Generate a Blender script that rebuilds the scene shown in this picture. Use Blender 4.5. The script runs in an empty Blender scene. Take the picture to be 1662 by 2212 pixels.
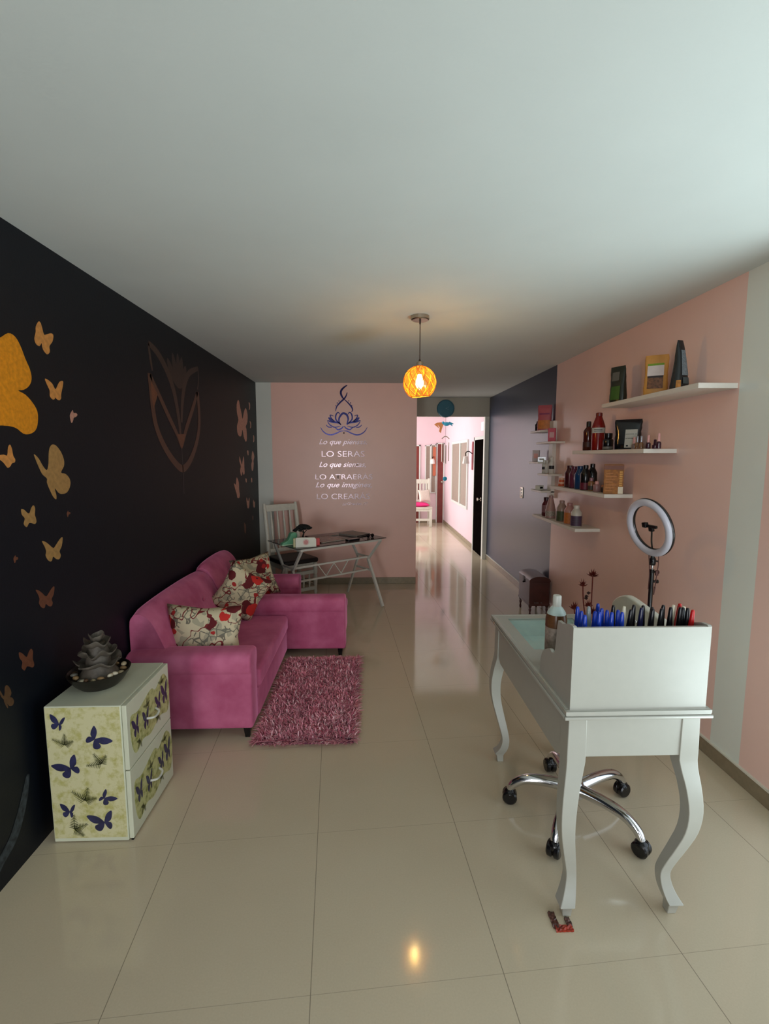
import bpy, bmesh, math, random
from mathutils import Vector, Matrix, Euler
random.seed(7)
PI = math.pi
scene = bpy.context.scene
C = scene.collection

# ---------------------------------------------------------------- camera
def make_camera():
    yaw, pitch, roll = math.radians(1.756), math.radians(-6.586), math.radians(0.027)
    fwd = Vector((math.sin(yaw)*math.cos(pitch), math.cos(yaw)*math.cos(pitch), math.sin(pitch)))
    r0 = Vector((math.cos(yaw), -math.sin(yaw), 0))
    u0 = r0.cross(fwd)
    right = r0*math.cos(roll) + u0*math.sin(roll)
    up = right.cross(fwd)
    cam = bpy.data.cameras.new('camera'); o = bpy.data.objects.new('camera', cam)
    C.objects.link(o)
    m = Matrix((right, up, -fwd)).transposed().to_4x4()
    m.translation = Vector((0, 0, 1.61))
    o.matrix_world = m
    cam.sensor_fit = 'HORIZONTAL'; cam.sensor_width = 36.0
    cam.lens = 36.0*1036.4/1662
    cam.clip_start = 0.05; cam.clip_end = 200
    scene.camera = o
make_camera()

# ---------------------------------------------------------------- light and exposure
scene.view_settings.view_transform = 'Standard'
scene.view_settings.look = 'None'
scene.view_settings.gamma = 1.0
scene.view_settings.use_curve_mapping = False
scene.view_settings.exposure = 0.32

world = bpy.data.worlds.new('daylight'); scene.world = world
world.use_nodes = True
bg = world.node_tree.nodes['Background']
bg.inputs[0].default_value = (0.78, 0.88, 1.0, 1)
bg.inputs[1].default_value = 1.0

def area(name, loc, rot, sx, sy, power, col):
    l = bpy.data.lights.new(name, 'AREA'); l.shape = 'RECTANGLE'
    l.size = sx; l.size_y = sy; l.energy = power; l.color = col
    o = bpy.data.objects.new(name, l); o.location = loc; o.rotation_euler = rot
    C.objects.link(o); return o
# daylight through the shopfront opening behind the camera
area('shopfront_daylight', (1.0, -2.92, 1.12), (math.radians(90), 0, 0), 1.6, 2.1, 24, (0.92, 0.97, 1.0))
# sunlit pavement outside that opening, throwing light up on to the ceiling
area('pavement_glow', (1.5, -3.85, 0.03), (math.radians(180), 0, 0), 3.4, 1.6, 90, (0.90, 0.97, 1.0))
# daylight and sunlit ground of the street door in the right wall, just outside the frame
area('street_door_daylight', (1.90, 0.95, 1.12), (0, math.radians(90), 0), 2.1, 1.6, 5, (0.82, 0.96, 1.0))
area('street_ground_glow', (2.75, 0.15, 0.03), (math.radians(180), 0, 0), 1.5, 2.3, 104, (0.80, 0.97, 1.0))
# narrow side window behind the camera on the left
area('side_window_daylight', (-1.05, -2.92, 1.25), (math.radians(90), 0, 0), 0.6, 1.5, 52, (0.97, 0.98, 1.0))
# daylight of the open patio beside the corridor
area('patio_daylight', (-0.55, 9.5, 1.45), (0, math.radians(-90), 0), 2.2, 3.6, 64, (1.0, 0.97, 0.98))

# ---------------------------------------------------------------- materials
MATS = {}
def srgb(r, g, b):
    f = lambda c: (c/255/12.92) if c/255 <= 0.04045 else ((c/255+0.055)/1.055)**2.4
    return (f(r), f(g), f(b), 1)
def mat(name, col, rough=0.5, metal=0.0, noise=0.06, nscale=30.0, bump=0.0, bscale=200.0,
        sheen=0.0, coat=0.0, trans=0.0, emis=None, estr=0.0, spec=0.5, alpha=1.0, ior=1.5):
    if name in MATS: return MATS[name]
    m = bpy.data.materials.new(name); m.use_nodes = True
    nt = m.node_tree; b = nt.nodes['Principled BSDF']
    c = srgb(*col)
    b.inputs['Roughness'].default_value = rough
    b.inputs['Metallic'].default_value = metal
    b.inputs['Sheen Weight'].default_value = sheen
    b.inputs['Sheen Roughness'].default_value = 0.35
    b.inputs['Coat Weight'].default_value = coat
    b.inputs['Transmission Weight'].default_value = trans
    b.inputs['Specular IOR Level'].default_value = spec
    b.inputs['Alpha'].default_value = alpha
    b.inputs['IOR'].default_value = ior
    if emis:
        b.inputs['Emission Color'].default_value = srgb(*emis)
        b.inputs['Emission Strength'].default_value = estr
    tc = nt.nodes.new('ShaderNodeTexCoord')
    nz = nt.nodes.new('ShaderNodeTexNoise'); nz.inputs['Scale'].default_value = nscale
    nz.inputs['Detail'].default_value = 3
    nt.links.new(tc.outputs['Object'], nz.inputs['Vector'])
    mr = nt.nodes.new('ShaderNodeMapRange')
    mr.inputs['From Min'].default_value = 0.3; mr.inputs['From Max'].default_value = 0.7
    mr.inputs['To Min'].default_value = 1-noise; mr.inputs['To Max'].default_value = 1+noise
    nt.links.new(nz.outputs['Fac'], mr.inputs['Value'])
    vm = nt.nodes.new('ShaderNodeVectorMath'); vm.operation = 'SCALE'
    vm.inputs[0].default_value = c[:3]
    nt.links.new(mr.outputs[0], vm.inputs['Scale'])
    nt.links.new(vm.outputs[0], b.inputs['Base Color'])
    if bump > 0:
        n2 = nt.nodes.new('ShaderNodeTexNoise'); n2.inputs['Scale'].default_value = bscale
        nt.links.new(tc.outputs['Object'], n2.inputs['Vector'])
        bp = nt.nodes.new('ShaderNodeBump'); bp.inputs['Strength'].default_value = bump
        bp.inputs['Distance'].default_value = 0.004
        nt.links.new(n2.outputs['Fac'], bp.inputs['Height'])
        nt.links.new(bp.outputs[0], b.inputs['Normal'])
    MATS[name] = m
    return m

def nodes_of(name, rough=0.5):
    m = bpy.data.materials.new(name); m.use_nodes = True
    nt = m.node_tree; b = nt.nodes['Principled BSDF']; b.inputs['Roughness'].default_value = rough
    MATS[name] = m
    return m, nt, b
def N(nt, t, **kw):
    n = nt.nodes.new(t)
    for k, v in kw.items(): setattr(n, k, v)
    return n
def math_node(nt, op, a, b=None, c=None):
    n = nt.nodes.new('ShaderNodeMath'); n.operation = op
    for i, v in enumerate((a, b, c)):
        if v is None: continue
        if hasattr(v, 'links') or hasattr(v, 'is_linked'): nt.links.new(v, n.inputs[i])
        else: n.inputs[i].default_value = v
    return n.outputs[0]
def mix_col(nt, fac, a, b):
    n = nt.nodes.new('ShaderNodeMix'); n.data_type = 'RGBA'
    if hasattr(fac, 'is_linked'): nt.links.new(fac, n.inputs['Factor'])
    else: n.inputs['Factor'].default_value = fac
    for v, k in ((a, 6), (b, 7)):
        if hasattr(v, 'is_linked'): nt.links.new(v, n.inputs[k])
        else: n.inputs[k].default_value = v
    return n.outputs[2]

# ---------------------------------------------------------------- mesh builder
class MB:
    def __init__(s): s.bm = bmesh.new(); s.mi = 0
    def _new(s, n0):
        s.bm.faces.ensure_lookup_table()
        for f in s.bm.faces[n0:]: f.material_index = s.mi
    def poly(s, verts, faces):
        n0 = len(s.bm.faces)
        vs = [s.bm.verts.new(v) for v in verts]
        for f in faces:
            try: s.bm.faces.new([vs[i] for i in f])
            except ValueError: pass
        s._new(n0); return s
    def _merge(s, t):
        for f in t.faces: f.material_index = s.mi
        me = bpy.data.meshes.new('tmp'); t.to_mesh(me); t.free()
        s.bm.from_mesh(me); bpy.data.meshes.remove(me); return s
    def box(s, lo, hi, bev=0.0, seg=2, M=None):
        t = bmesh.new(); bmesh.ops.create_cube(t, size=1)
        for v in t.verts:
            v.co = Vector([(lo[i]+hi[i])/2 + v.co[i]*(hi[i]-lo[i]) for i in range(3)])
        if bev > 0: bmesh.ops.bevel(t, geom=t.edges[:], offset=bev, segments=seg, profile=0.5, affect='EDGES', clamp_overlap=True)
        if M is not None: bmesh.ops.transform(t, matrix=M, verts=t.verts[:])
        return s._merge(t)
    def prism(s, outline, axis, a, b, bev=0.0, seg=2, M=None):
        # outline of 2D points extruded along an axis ('x': points are (y,z); 'y': (x,z); 'z': (x,y))
        def P(p, d):
            if axis == 'x': return (d, p[0], p[1])
            if axis == 'y': return (p[0], d, p[1])
            return (p[0], p[1], d)
        t = bmesh.new(); n = len(outline)
        A = [t.verts.new(P(p, a)) for p in outline]; B = [t.verts.new(P(p, b)) for p in outline]
        t.faces.new(A); t.faces.new(B[::-1])
        for i in range(n): t.faces.new((A[i], B[i], B[(i+1) % n], A[(i+1) % n]))
        bmesh.ops.recalc_face_normals(t, faces=t.faces[:])
        if bev > 0:
            ed = [e for e in t.edges if e.calc_face_angle(0) > 0.6]
            bmesh.ops.bevel(t, geom=ed, offset=bev, segments=seg, profile=0.5, affect='EDGES', clamp_overlap=True)
        if M is not None: bmesh.ops.transform(t, matrix=M, verts=t.verts[:])
        return s._merge(t)
    def tube(s, pts, r, seg=10, caps=True, flat=1.0):
        pts = [Vector(p) for p in pts]; n = len(pts)
        rs = r if isinstance(r, (list, tuple)) else [r]*n
        rings = []; prev = None
        for i, p in enumerate(pts):
            d = (pts[min(i+1, n-1)] - pts[max(i-1, 0)])
            if d.length < 1e-9: d = Vector((0, 0, 1))
            d.normalize()
            if prev is None:
                a = Vector((0, 0, 1)) if abs(d.z) < 0.9 else Vector((1, 0, 0))
                u = d.cross(a).normalized()
            else:
                u = (prev - d*prev.dot(d)).normalized()
            prev = u; v = d.cross(u)
            rings.append([p + u*math.cos(2*PI*k/seg)*rs[i] + v*math.sin(2*PI*k/seg)*rs[i]*flat for k in range(seg)])
        verts = [q for rg in rings for q in rg]; faces = []
        for i in range(n-1):
            for k in range(seg):
                k2 = (k+1) % seg
                faces.append((i*seg+k, i*seg+k2, (i+1)*seg+k2, (i+1)*seg+k))
        if caps: faces.append(tuple(range(seg))[::-1]); faces.append(tuple((n-1)*seg+k for k in range(seg)))
        return s.poly(verts, faces)
    def bar(s, p0, p1, w, h=None):   # square section bar
        h = h or w; p0 = Vector(p0); p1 = Vector(p1); d = (p1-p0).normalized()
        a = Vector((0, 0, 1)) if abs(d.z) < 0.95 else Vector((0, 1, 0))
        u = d.cross(a).normalized(); v = u.cross(d)
        vs = []
        for p in (p0, p1):
            for sx, sy in ((-1, -1), (1, -1), (1, 1), (-1, 1)):
                vs.append(p + u*sx*w/2 + v*sy*h/2)
        return s.poly(vs, [(3, 2, 1, 0), (4, 5, 6, 7), (0, 1, 5, 4), (1, 2, 6, 5), (2, 3, 7, 6), (3, 0, 4, 7)])
    def loft(s, secs):   # list of rings with equal counts
        n = len(secs[0]); verts = [p for r in secs for p in r]; f = []
        for i in range(len(secs)-1):
            for k in range(n):
                k2 = (k+1) % n
                f.append((i*n+k, i*n+k2, (i+1)*n+k2, (i+1)*n+k))
        f.append(tuple(range(n))[::-1]); f.append(tuple((len(secs)-1)*n+k for k in range(n)))
        return s.poly(verts, f)
    def lathe(s, prof, c=(0, 0, 0), seg=24, M=None, caps=True):
        verts = []; f = []
        for r, z in prof:
            for k in range(seg):
                a = 2*PI*k/seg; p = Vector((r*math.cos(a), r*math.sin(a), z))
                if M is not None: p = M @ p
                verts.append(p + Vector(c))
        for i in range(len(prof)-1):
            for k in range(seg):
                k2 = (k+1) % seg
                f.append((i*seg+k, i*seg+k2, (i+1)*seg+k2, (i+1)*seg+k))
        if caps:
            f.append(tuple(range(seg))[::-1]); f.append(tuple((len(prof)-1)*seg+k for k in range(seg)))
        return s.poly(verts, f)
    def ball(s, c, r, sub=2, sc=(1, 1, 1), M=None):
        t = bmesh.new(); bmesh.ops.create_icosphere(t, subdivisions=sub, radius=r)
        for v in t.verts:
            v.co = Vector((v.co.x*sc[0], v.co.y*sc[1], v.co.z*sc[2]))
            if M is not None: v.co = M @ v.co
            v.co += Vector(c)
        return s._merge(t)
    def torus(s, c, R, r, M=None, n=48, m=12, arc=None, flat=1.0):
        verts = []; f = []
        for i in range(n):
            a = 2*PI*i/n
            for j in range(m):
                b = 2*PI*j/m
                p = Vector(((R+r*math.cos(b))*math.cos(a), (R+r*math.cos(b))*math.sin(a), r*math.sin(b)*flat))
                if M is not None: p = M @ p
                verts.append(p+Vector(c))
        for i in range(n):
            for j in range(m):
                f.append((i*m+j, ((i+1) % n)*m+j, ((i+1) % n)*m+(j+1) % m, i*m+(j+1) % m))
        return s.poly(verts, f)
    def add_mesh(s, me, M):
        t = bmesh.new(); t.from_mesh(me); bmesh.ops.transform(t, matrix=M, verts=t.verts[:])
        return s._merge(t)
    def build(s, name, mats, parent=None, smooth=True, base=None, angle=0.6, local=False):
        # shapes are given in room coordinates (unless local) and stored relative to their thing's base
        if not isinstance(mats, (list, tuple)): mats = [mats]
        bmesh.ops.recalc_face_normals(s.bm, faces=s.bm.faces[:])
        me = bpy.data.meshes.new(name); s.bm.to_mesh(me); s.bm.free()
        if parent is not None and not local: me.transform(root_matrix(parent).inverted())
        if base is not None: me.transform(Matrix.Translation(-Vector(base)))
        for m in mats: me.materials.append(m)
        if smooth:
            for p in me.polygons: p.use_smooth = True
            try: me.set_sharp_from_angle(angle=angle)
            except Exception: pass
        o = bpy.data.objects.new(name, me); C.objects.link(o)
        if parent is not None: o.parent = parent
        if base is not None: o.location = base
        return o
def root_matrix(o):
    while o.parent is not None: o = o.parent
    return Matrix.Translation(o.location) @ o.rotation_euler.to_matrix().to_4x4()

def thing(name, label, cat, loc=(0, 0, 0), rotz=0.0, group=None):
    o = bpy.data.objects.new(name, None); C.objects.link(o)
    o.empty_display_size = 0.05
    o.location = loc; o.rotation_euler = (0, 0, rotz)
    o['label'] = label; o['category'] = cat
    if group: o['group'] = group
    return o
def tag(o, label, cat, group=None):
    o['label'] = label; o['category'] = cat
    if group: o['group'] = group
    return o
def struct(o): o['kind'] = 'structure'; return o
def catmull(pts, n=6, closed=False):
    P = [Vector(p) for p in pts]; m = len(P); out = []
    rng = range(m) if closed else range(m-1)
    for i in rng:
        if closed: a, b, c, d = P[(i-1) % m], P[i], P[(i+1) % m], P[(i+2) % m]
        else: a, b, c, d = P[max(i-1, 0)], P[i], P[i+1], P[min(i+2, m-1)]
        for k in range(n):
            t = k/n
            out.append(0.5*((2*b)+(c-a)*t+(2*a-5*b+4*c-d)*t*t+(3*b-a-3*c+d)*t**3))
    if not closed: out.append(P[-1])
    return out
def text_mesh(body, width=None, height=None, shear=0.0, offset=0.0, space=1.0, xoff=0.0):
    cu = bpy.data.curves.new('txt', 'FONT'); cu.body = body; cu.shear = shear
    cu.offset = offset; cu.space_character = space; cu.resolution_u = 4
    o = bpy.data.objects.new('txt', cu); C.objects.link(o)
    dg = bpy.context.evaluated_depsgraph_get(); dg.update()
    me = bpy.data.meshes.new_from_object(o.evaluated_get(dg))
    C.objects.unlink(o); bpy.data.objects.remove(o); 
    xs = [v.co.x for v in me.vertices]; ys = [v.co.y for v in me.vertices]
    w = max(xs)-min(xs); x0 = min(xs)
    sx = (width/w) if width else 1.0
    sy = (height/0.70) if height else sx
    for v in me.vertices:
        v.co.x = (v.co.x-x0)*sx; v.co.y = v.co.y*sy; v.co.z = 0
    return me
def rotM(x=0, y=0, z=0, loc=(0, 0, 0)):
    return Matrix.Translation(loc) @ Euler((math.radians(x), math.radians(y), math.radians(z))).to_matrix().to_4x4()
def basis(loc, ux, uy, uz):
    m = Matrix((Vector(ux), Vector(uy), Vector(uz))).transposed().to_4x4(); m.translation = Vector(loc); return m
BUTTERFLY_SHAPES = {'big': [(1.879, 2.044),(1.898, 2.051),(1.941, 2.078),(1.976, 2.073),(2.002, 2.043),(2.023, 1.999),(2.045, 1.961),(2.05, 1.924),(2.032, 1.894),(1.999, 1.874),(1.968, 1.867),(2.006, 1.856),(2.043, 1.83),(2.069, 1.795),(2.066, 1.75),(2.048, 1.717),(2.014, 1.701),(1.978, 1.7),(1.93, 1.723),(1.894, 1.755),(1.871, 1.788),(1.851, 1.814)], 'b2': [(2.12, 2.168),(2.102, 2.143),(2.099, 2.121),(2.088, 2.093),(2.095, 2.073),(2.115, 2.068),(2.13, 2.084),(2.136, 2.06),(2.159, 2.044),(2.179, 2.059),(2.179, 2.082),(2.202, 2.107),(2.211, 2.135),(2.196, 2.14),(2.164, 2.127),(2.149, 2.124),(2.14, 2.15),(2.133, 2.167)], 'b3': [(2.134, 1.939),(2.148, 1.91),(2.159, 1.892),(2.158, 1.869),(2.172, 1.857),(2.186, 1.859),(2.191, 1.868),(2.201, 1.862),(2.218, 1.858),(2.232, 1.868),(2.234, 1.885),(2.249, 1.921),(2.255, 1.946),(2.229, 1.939),(2.204, 1.908),(2.194, 1.905),(2.175, 1.927)], 'b4': [(2.311, 1.824),(2.289, 1.801),(2.289, 1.783),(2.296, 1.764),(2.309, 1.777),(2.315, 1.789),(2.331, 1.794),(2.345, 1.805),(2.334, 1.813),(2.316, 1.812)], 'b5': [(1.831, 1.611),(1.862, 1.617),(1.881, 1.614),(1.889, 1.644),(1.9, 1.655),(1.908, 1.638),(1.911, 1.614),(1.92, 1.599),(1.916, 1.587),(1.902, 1.584),(1.892, 1.573),(1.879, 1.567),(1.869, 1.576),(1.858, 1.588),(1.844, 1.597)], 'b6': [(2.029, 1.619),(2.034, 1.602),(2.049, 1.57),(2.069, 1.536),(2.096, 1.516),(2.094, 1.499),(2.11, 1.464),(2.127, 1.436),(2.144, 1.423),(2.148, 1.438),(2.141, 1.472),(2.165, 1.45),(2.191, 1.443),(2.226, 1.449),(2.252, 1.48),(2.25, 1.508),(2.224, 1.531),(2.192, 1.539),(2.215, 1.566),(2.219, 1.594),(2.203, 1.629),(2.174, 1.656),(2.149, 1.662),(2.13, 1.648),(2.12, 1.621),(2.114, 1.582),(2.1, 1.552),(2.077, 1.569),(2.053, 1.602)], 'b7': [(1.93, 1.403),(1.931, 1.381),(1.945, 1.364),(1.937, 1.343),(1.951, 1.328),(1.966, 1.342),(1.984, 1.339),(1.999, 1.334),(2.009, 1.342),(2.007, 1.359),(2.003, 1.372),(2.008, 1.398),(1.999, 1.411),(1.985, 1.4),(1.974, 1.382),(1.962, 1.384),(1.946, 1.398)], 'b8': [(2.033, 1.256),(2.047, 1.231),(2.054, 1.209),(2.049, 1.19),(2.064, 1.166),(2.083, 1.16),(2.095, 1.177),(2.115, 1.162),(2.135, 1.158),(2.146, 1.173),(2.14, 1.192),(2.158, 1.213),(2.168, 1.25),(2.146, 1.243),(2.116, 1.221),(2.1, 1.214),(2.072, 1.236),(2.054, 1.249)], 'b9': [(1.972, 1.063),(1.984, 1.039),(1.99, 1.019),(1.985, 1.002),(1.998, 0.98),(2.015, 0.973),(2.025, 0.987),(2.042, 0.972),(2.059, 0.967),(2.068, 0.979),(2.063, 0.997),(2.079, 1.014),(2.087, 1.046),(2.068, 1.042),(2.043, 1.024),(2.029, 1.019),(2.006, 1.041),(1.99, 1.055)], 'b10': [(1.736, 0.752),(1.737, 0.744),(1.741, 0.729),(1.747, 0.713),(1.756, 0.701),(1.755, 0.695),(1.76, 0.679),(1.765, 0.666),(1.77, 0.659),(1.771, 0.664),(1.769, 0.678),(1.776, 0.666),(1.784, 0.66),(1.794, 0.658),(1.802, 0.666),(1.801, 0.677),(1.794, 0.689),(1.785, 0.696),(1.792, 0.703),(1.793, 0.713),(1.789, 0.728),(1.781, 0.743),(1.773, 0.749),(1.767, 0.747),(1.764, 0.738),(1.762, 0.724),(1.757, 0.714),(1.75, 0.724),(1.743, 0.741)], 'b11': [(1.851, 0.845),(1.852, 0.822),(1.865, 0.8),(1.858, 0.781),(1.871, 0.762),(1.885, 0.772),(1.902, 0.764),(1.916, 0.754),(1.926, 0.76),(1.924, 0.777),(1.921, 0.792),(1.926, 0.817),(1.917, 0.833),(1.903, 0.826),(1.892, 0.811),(1.882, 0.816),(1.867, 0.835)], 'b12': [(2.222, 1.364),(2.212, 1.354),(2.212, 1.345),(2.215, 1.335),(2.221, 1.341),(2.224, 1.346),(2.232, 1.347),(2.238, 1.351),(2.233, 1.356),(2.224, 1.357)], 'b13': [(1.877, 1.228),(1.867, 1.219),(1.867, 1.21),(1.87, 1.199),(1.876, 1.204),(1.878, 1.209),(1.885, 1.209),(1.89, 1.214),(1.886, 1.219),(1.879, 1.221)], 'c1': [(5.171, 2.197),(5.119, 2.143),(5.122, 2.06),(5.167, 1.991),(5.105, 1.927),(5.114, 1.855),(5.191, 1.822),(5.263, 1.837),(5.319, 1.902),(5.359, 1.829),(5.437, 1.774),(5.492, 1.808),(5.485, 1.912),(5.458, 1.942),(5.531, 1.992),(5.557, 2.073),(5.513, 2.133),(5.463, 2.141),(5.391, 2.084),(5.334, 2.016),(5.294, 2.075),(5.241, 2.144),(5.215, 2.19)], 'c2': [(5.165, 1.612),(5.149, 1.563),(5.198, 1.512),(5.169, 1.463),(5.187, 1.419),(5.223, 1.405),(5.262, 1.448),(5.291, 1.415),(5.342, 1.426),(5.341, 1.497),(5.341, 1.574),(5.316, 1.612),(5.276, 1.561),(5.238, 1.524),(5.197, 1.575)], 'c3': [(5.024, 1.395),(4.985, 1.324),(4.918, 1.34),(4.946, 1.29),(5.003, 1.226),(5.02, 1.188),(5.086, 1.176),(5.122, 1.204),(5.098, 1.268),(5.094, 1.342)], 'c4': [(5.723, 1.667),(5.68, 1.598),(5.698, 1.558),(5.659, 1.517),(5.678, 1.449),(5.736, 1.454),(5.774, 1.529),(5.766, 1.557),(5.814, 1.612),(5.763, 1.667)], 'c5': [(5.399, 1.156),(5.392, 1.104),(5.425, 1.034),(5.488, 1.034),(5.519, 1.105),(5.513, 1.146),(5.455, 1.104)], 'c6': [(5.708, 1.102),(5.691, 1.062),(5.708, 1.011),(5.766, 1.012),(5.775, 1.082),(5.738, 1.064)], 'c7': [(5.629, 2.223),(5.645, 2.179),(5.629, 2.138),(5.675, 2.162),(5.682, 2.216)], 'c8': [(5.646, 2.014),(5.673, 1.976),(5.657, 1.935),(5.698, 1.95),(5.709, 1.998)], 'c9': [(5.793, 1.86),(5.8, 1.819),(5.783, 1.778),(5.831, 1.793),(5.838, 1.848)], 'c10': [(5.485, 1.671),(5.511, 1.625),(5.543, 1.632),(5.538, 1.678)], 'c11': [(5.375, 1.367),(5.39, 1.327),(5.421, 1.328),(5.42, 1.362)], 'c12': [(5.627, 1.358),(5.638, 1.314),(5.672, 1.315),(5.672, 1.358)], 'c13': [(5.253, 0.885),(5.26, 0.78),(5.309, 0.772),(5.329, 0.848),(5.292, 0.873)], 'c14': [(5.627, 0.916),(5.633, 0.874),(5.667, 0.872),(5.677, 0.91)]}
TULIP_STROKES = {'u': [(3.131, 2.129),(3.138, 2.051),(3.154, 1.915),(3.191, 1.799),(3.284, 1.689),(3.425, 1.587),(3.586, 1.521),(3.73, 1.567),(3.867, 1.676),(3.962, 1.808),(3.992, 1.941),(3.975, 2.124)], 'dl': [(3.139, 2.123),(3.236, 2.028),(3.384, 1.89),(3.529, 1.761),(3.593, 1.671)], 'dr': [(3.975, 2.124),(3.855, 1.984),(3.689, 1.803),(3.607, 1.688)], 'pl': [(3.138, 2.315),(3.267, 2.278),(3.401, 2.19),(3.504, 2.063),(3.566, 1.889),(3.584, 1.772)], 'pe': [(3.138, 2.315),(3.152, 2.233),(3.175, 2.151)], 'pr': [(4.012, 2.314),(3.814, 2.244),(3.708, 2.141),(3.645, 1.997),(3.617, 1.859)], 'pe2': [(4.012, 2.314),(4.008, 2.221),(3.977, 2.143)], 'bl': [(3.412, 2.277),(3.601, 2.348),(3.748, 2.284),(3.689, 2.172),(3.614, 2.102),(3.551, 2.11),(3.44, 2.189)], 'fill': [(3.519, 1.769),(3.686, 1.777),(3.604, 1.667),(3.574, 1.687)], 'fl2': [(3.143, 2.088),(3.234, 2.013),(3.213, 1.98),(3.163, 1.916),(3.14, 2.001)], 'st': [(3.593, 1.671),(3.598, 1.525),(3.597, 1.335)]}
LOTUS_STROKES = [([(-0.271, 2.473),(-0.308, 2.449),(-0.342, 2.413),(-0.349, 2.373),(-0.331, 2.329),(-0.313, 2.308)], 0.0192),([(-0.272, 2.388),(-0.287, 2.344),(-0.313, 2.308),(-0.354, 2.271),(-0.399, 2.22),(-0.417, 2.162)], 0.0148),([(-0.313, 2.308),(-0.265, 2.264),(-0.221, 2.214),(-0.208, 2.177),(-0.222, 2.152)], 0.0133),([(-0.353, 1.994),(-0.375, 2.038),(-0.371, 2.082),(-0.341, 2.126),(-0.315, 2.137),(-0.281, 2.118),(-0.263, 2.075),(-0.271, 2.031),(-0.282, 2.009)], 0.0192),([(-0.363, 2.122),(-0.385, 2.147),(-0.411, 2.118),(-0.415, 2.067),(-0.386, 2.03),(-0.364, 2.016)], 0.0133),([(-0.267, 2.122),(-0.244, 2.148),(-0.218, 2.119),(-0.215, 2.067),(-0.245, 2.031),(-0.267, 2.016)], 0.0133),([(-0.441, 2.103),(-0.482, 2.114),(-0.467, 2.074),(-0.423, 2.038)], 0.0103),([(-0.189, 2.104),(-0.148, 2.115),(-0.163, 2.075),(-0.208, 2.038)], 0.0103),([(-0.504, 2.085),(-0.475, 2.059),(-0.431, 2.038)], 0.0222),([(-0.126, 2.086),(-0.156, 2.06),(-0.2, 2.038)], 0.0222),([(-0.518, 2.05),(-0.453, 2.03),(-0.386, 2.023),(-0.349, 1.997)], 0.0177),([(-0.112, 2.052),(-0.178, 2.031),(-0.245, 2.023),(-0.282, 1.998)], 0.0177),([(-0.518, 2.05),(-0.498, 2.008),(-0.461, 1.979),(-0.417, 1.968),(-0.357, 1.983)], 0.0103),([(-0.112, 2.052),(-0.134, 2.009),(-0.171, 1.979),(-0.216, 1.968),(-0.275, 1.983)], 0.0103),([(-0.424, 1.964),(-0.387, 1.938),(-0.342, 1.957),(-0.32, 1.983)], 0.0133),([(-0.208, 1.965),(-0.246, 1.939),(-0.29, 1.957),(-0.312, 1.983)], 0.0133),([(-0.535, 1.997),(-0.506, 1.971),(-0.461, 1.964)], 0.0089),([(-0.096, 1.998),(-0.126, 1.972),(-0.171, 1.965)], 0.0089),([(-0.602, 1.967),(-0.573, 1.92),(-0.529, 1.887),(-0.47, 1.876),(-0.402, 1.898),(-0.358, 1.92),(-0.317, 1.924)], 0.0118),([(-0.029, 1.969),(-0.059, 1.921),(-0.104, 1.887),(-0.164, 1.876),(-0.231, 1.898),(-0.276, 1.92),(-0.317, 1.924)], 0.0118),([(-0.369, 2.289),(-0.378, 2.28)], 0.0089),([(-0.258, 2.29),(-0.249, 2.28)], 0.0089),([(-0.391, 2.265),(-0.4, 2.255)], 0.0103),([(-0.236, 2.266),(-0.227, 2.256)], 0.0103),([(-0.408, 2.238),(-0.414, 2.22)], 0.0066),([(-0.22, 2.239),(-0.214, 2.221)], 0.0066),([(-0.324, 1.898),(-0.309, 1.898)], 0.0133),([(-0.309, 1.898),(-0.324, 1.898)], 0.0133)]

# ================================================================ ROOM
XL, XR, HC, YP, YD = -1.38, 1.833, 2.5, 5.986, 7.4     # left wall, right wall, ceiling, pink end wall, doorway wall

def painted(name, rough, bands=None, base=(150, 110, 100), axis='Y', spec=0.5):
    """wall paint with colour bands along an axis of the wall (painted stripes)"""
    m, nt, b = nodes_of(name, rough)
    tc = N(nt, 'ShaderNodeTexCoord'); sep = N(nt, 'ShaderNodeSeparateXYZ')
    nt.links.new(tc.outputs['Object'], sep.inputs[0])
    out = srgb(*base)
    for lo, hi, col in (bands or []):
        a = math_node(nt, 'GREATER_THAN', sep.outputs[axis], lo)
        c = math_node(nt, 'LESS_THAN', sep.outputs[axis], hi)
        fac = math_node(nt, 'MULTIPLY', a, c)
        out = mix_col(nt, fac, out, srgb(*col))
    nz = N(nt, 'ShaderNodeTexNoise'); nz.inputs['Scale'].default_value = 3.0; nz.inputs['Detail'].default_value = 5
    nt.links.new(tc.outputs['Object'], nz.inputs['Vector'])
    mr = N(nt, 'ShaderNodeMapRange'); mr.inputs['To Min'].default_value = 0.95; mr.inputs['To Max'].default_value = 1.05
    nt.links.new(nz.outputs['Fac'], mr.inputs['Value'])
    vm = N(nt, 'ShaderNodeVectorMath', operation='SCALE')
    if hasattr(out, 'is_linked'): nt.links.new(out, vm.inputs[0])
    else: vm.inputs[0].default_value = out[:3]
    nt.links.new(mr.outputs[0], vm.inputs['Scale'])
    nt.links.new(vm.outputs[0], b.inputs['Base Color'])
    b.inputs['Specular IOR Level'].default_value = spec
    n2 = N(nt, 'ShaderNodeTexNoise'); n2.inputs['Scale'].default_value = 90
    nt.links.new(tc.outputs['Object'], n2.inputs['Vector'])
    bp = N(nt, 'ShaderNodeBump'); bp.inputs['Strength'].default_value = 0.15; bp.inputs['Distance'].default_value = 0.002
    nt.links.new(n2.outputs['Fac'], bp.inputs['Height']); nt.links.new(bp.outputs[0], b.inputs['Normal'])
    return m
NAVY = (22, 24, 34); PINK = (236, 188, 172); WHITEW = (205, 206, 196)
M_left = painted('dark navy wall paint', 0.5, base=(5, 11, 21), spec=0.3)
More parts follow.
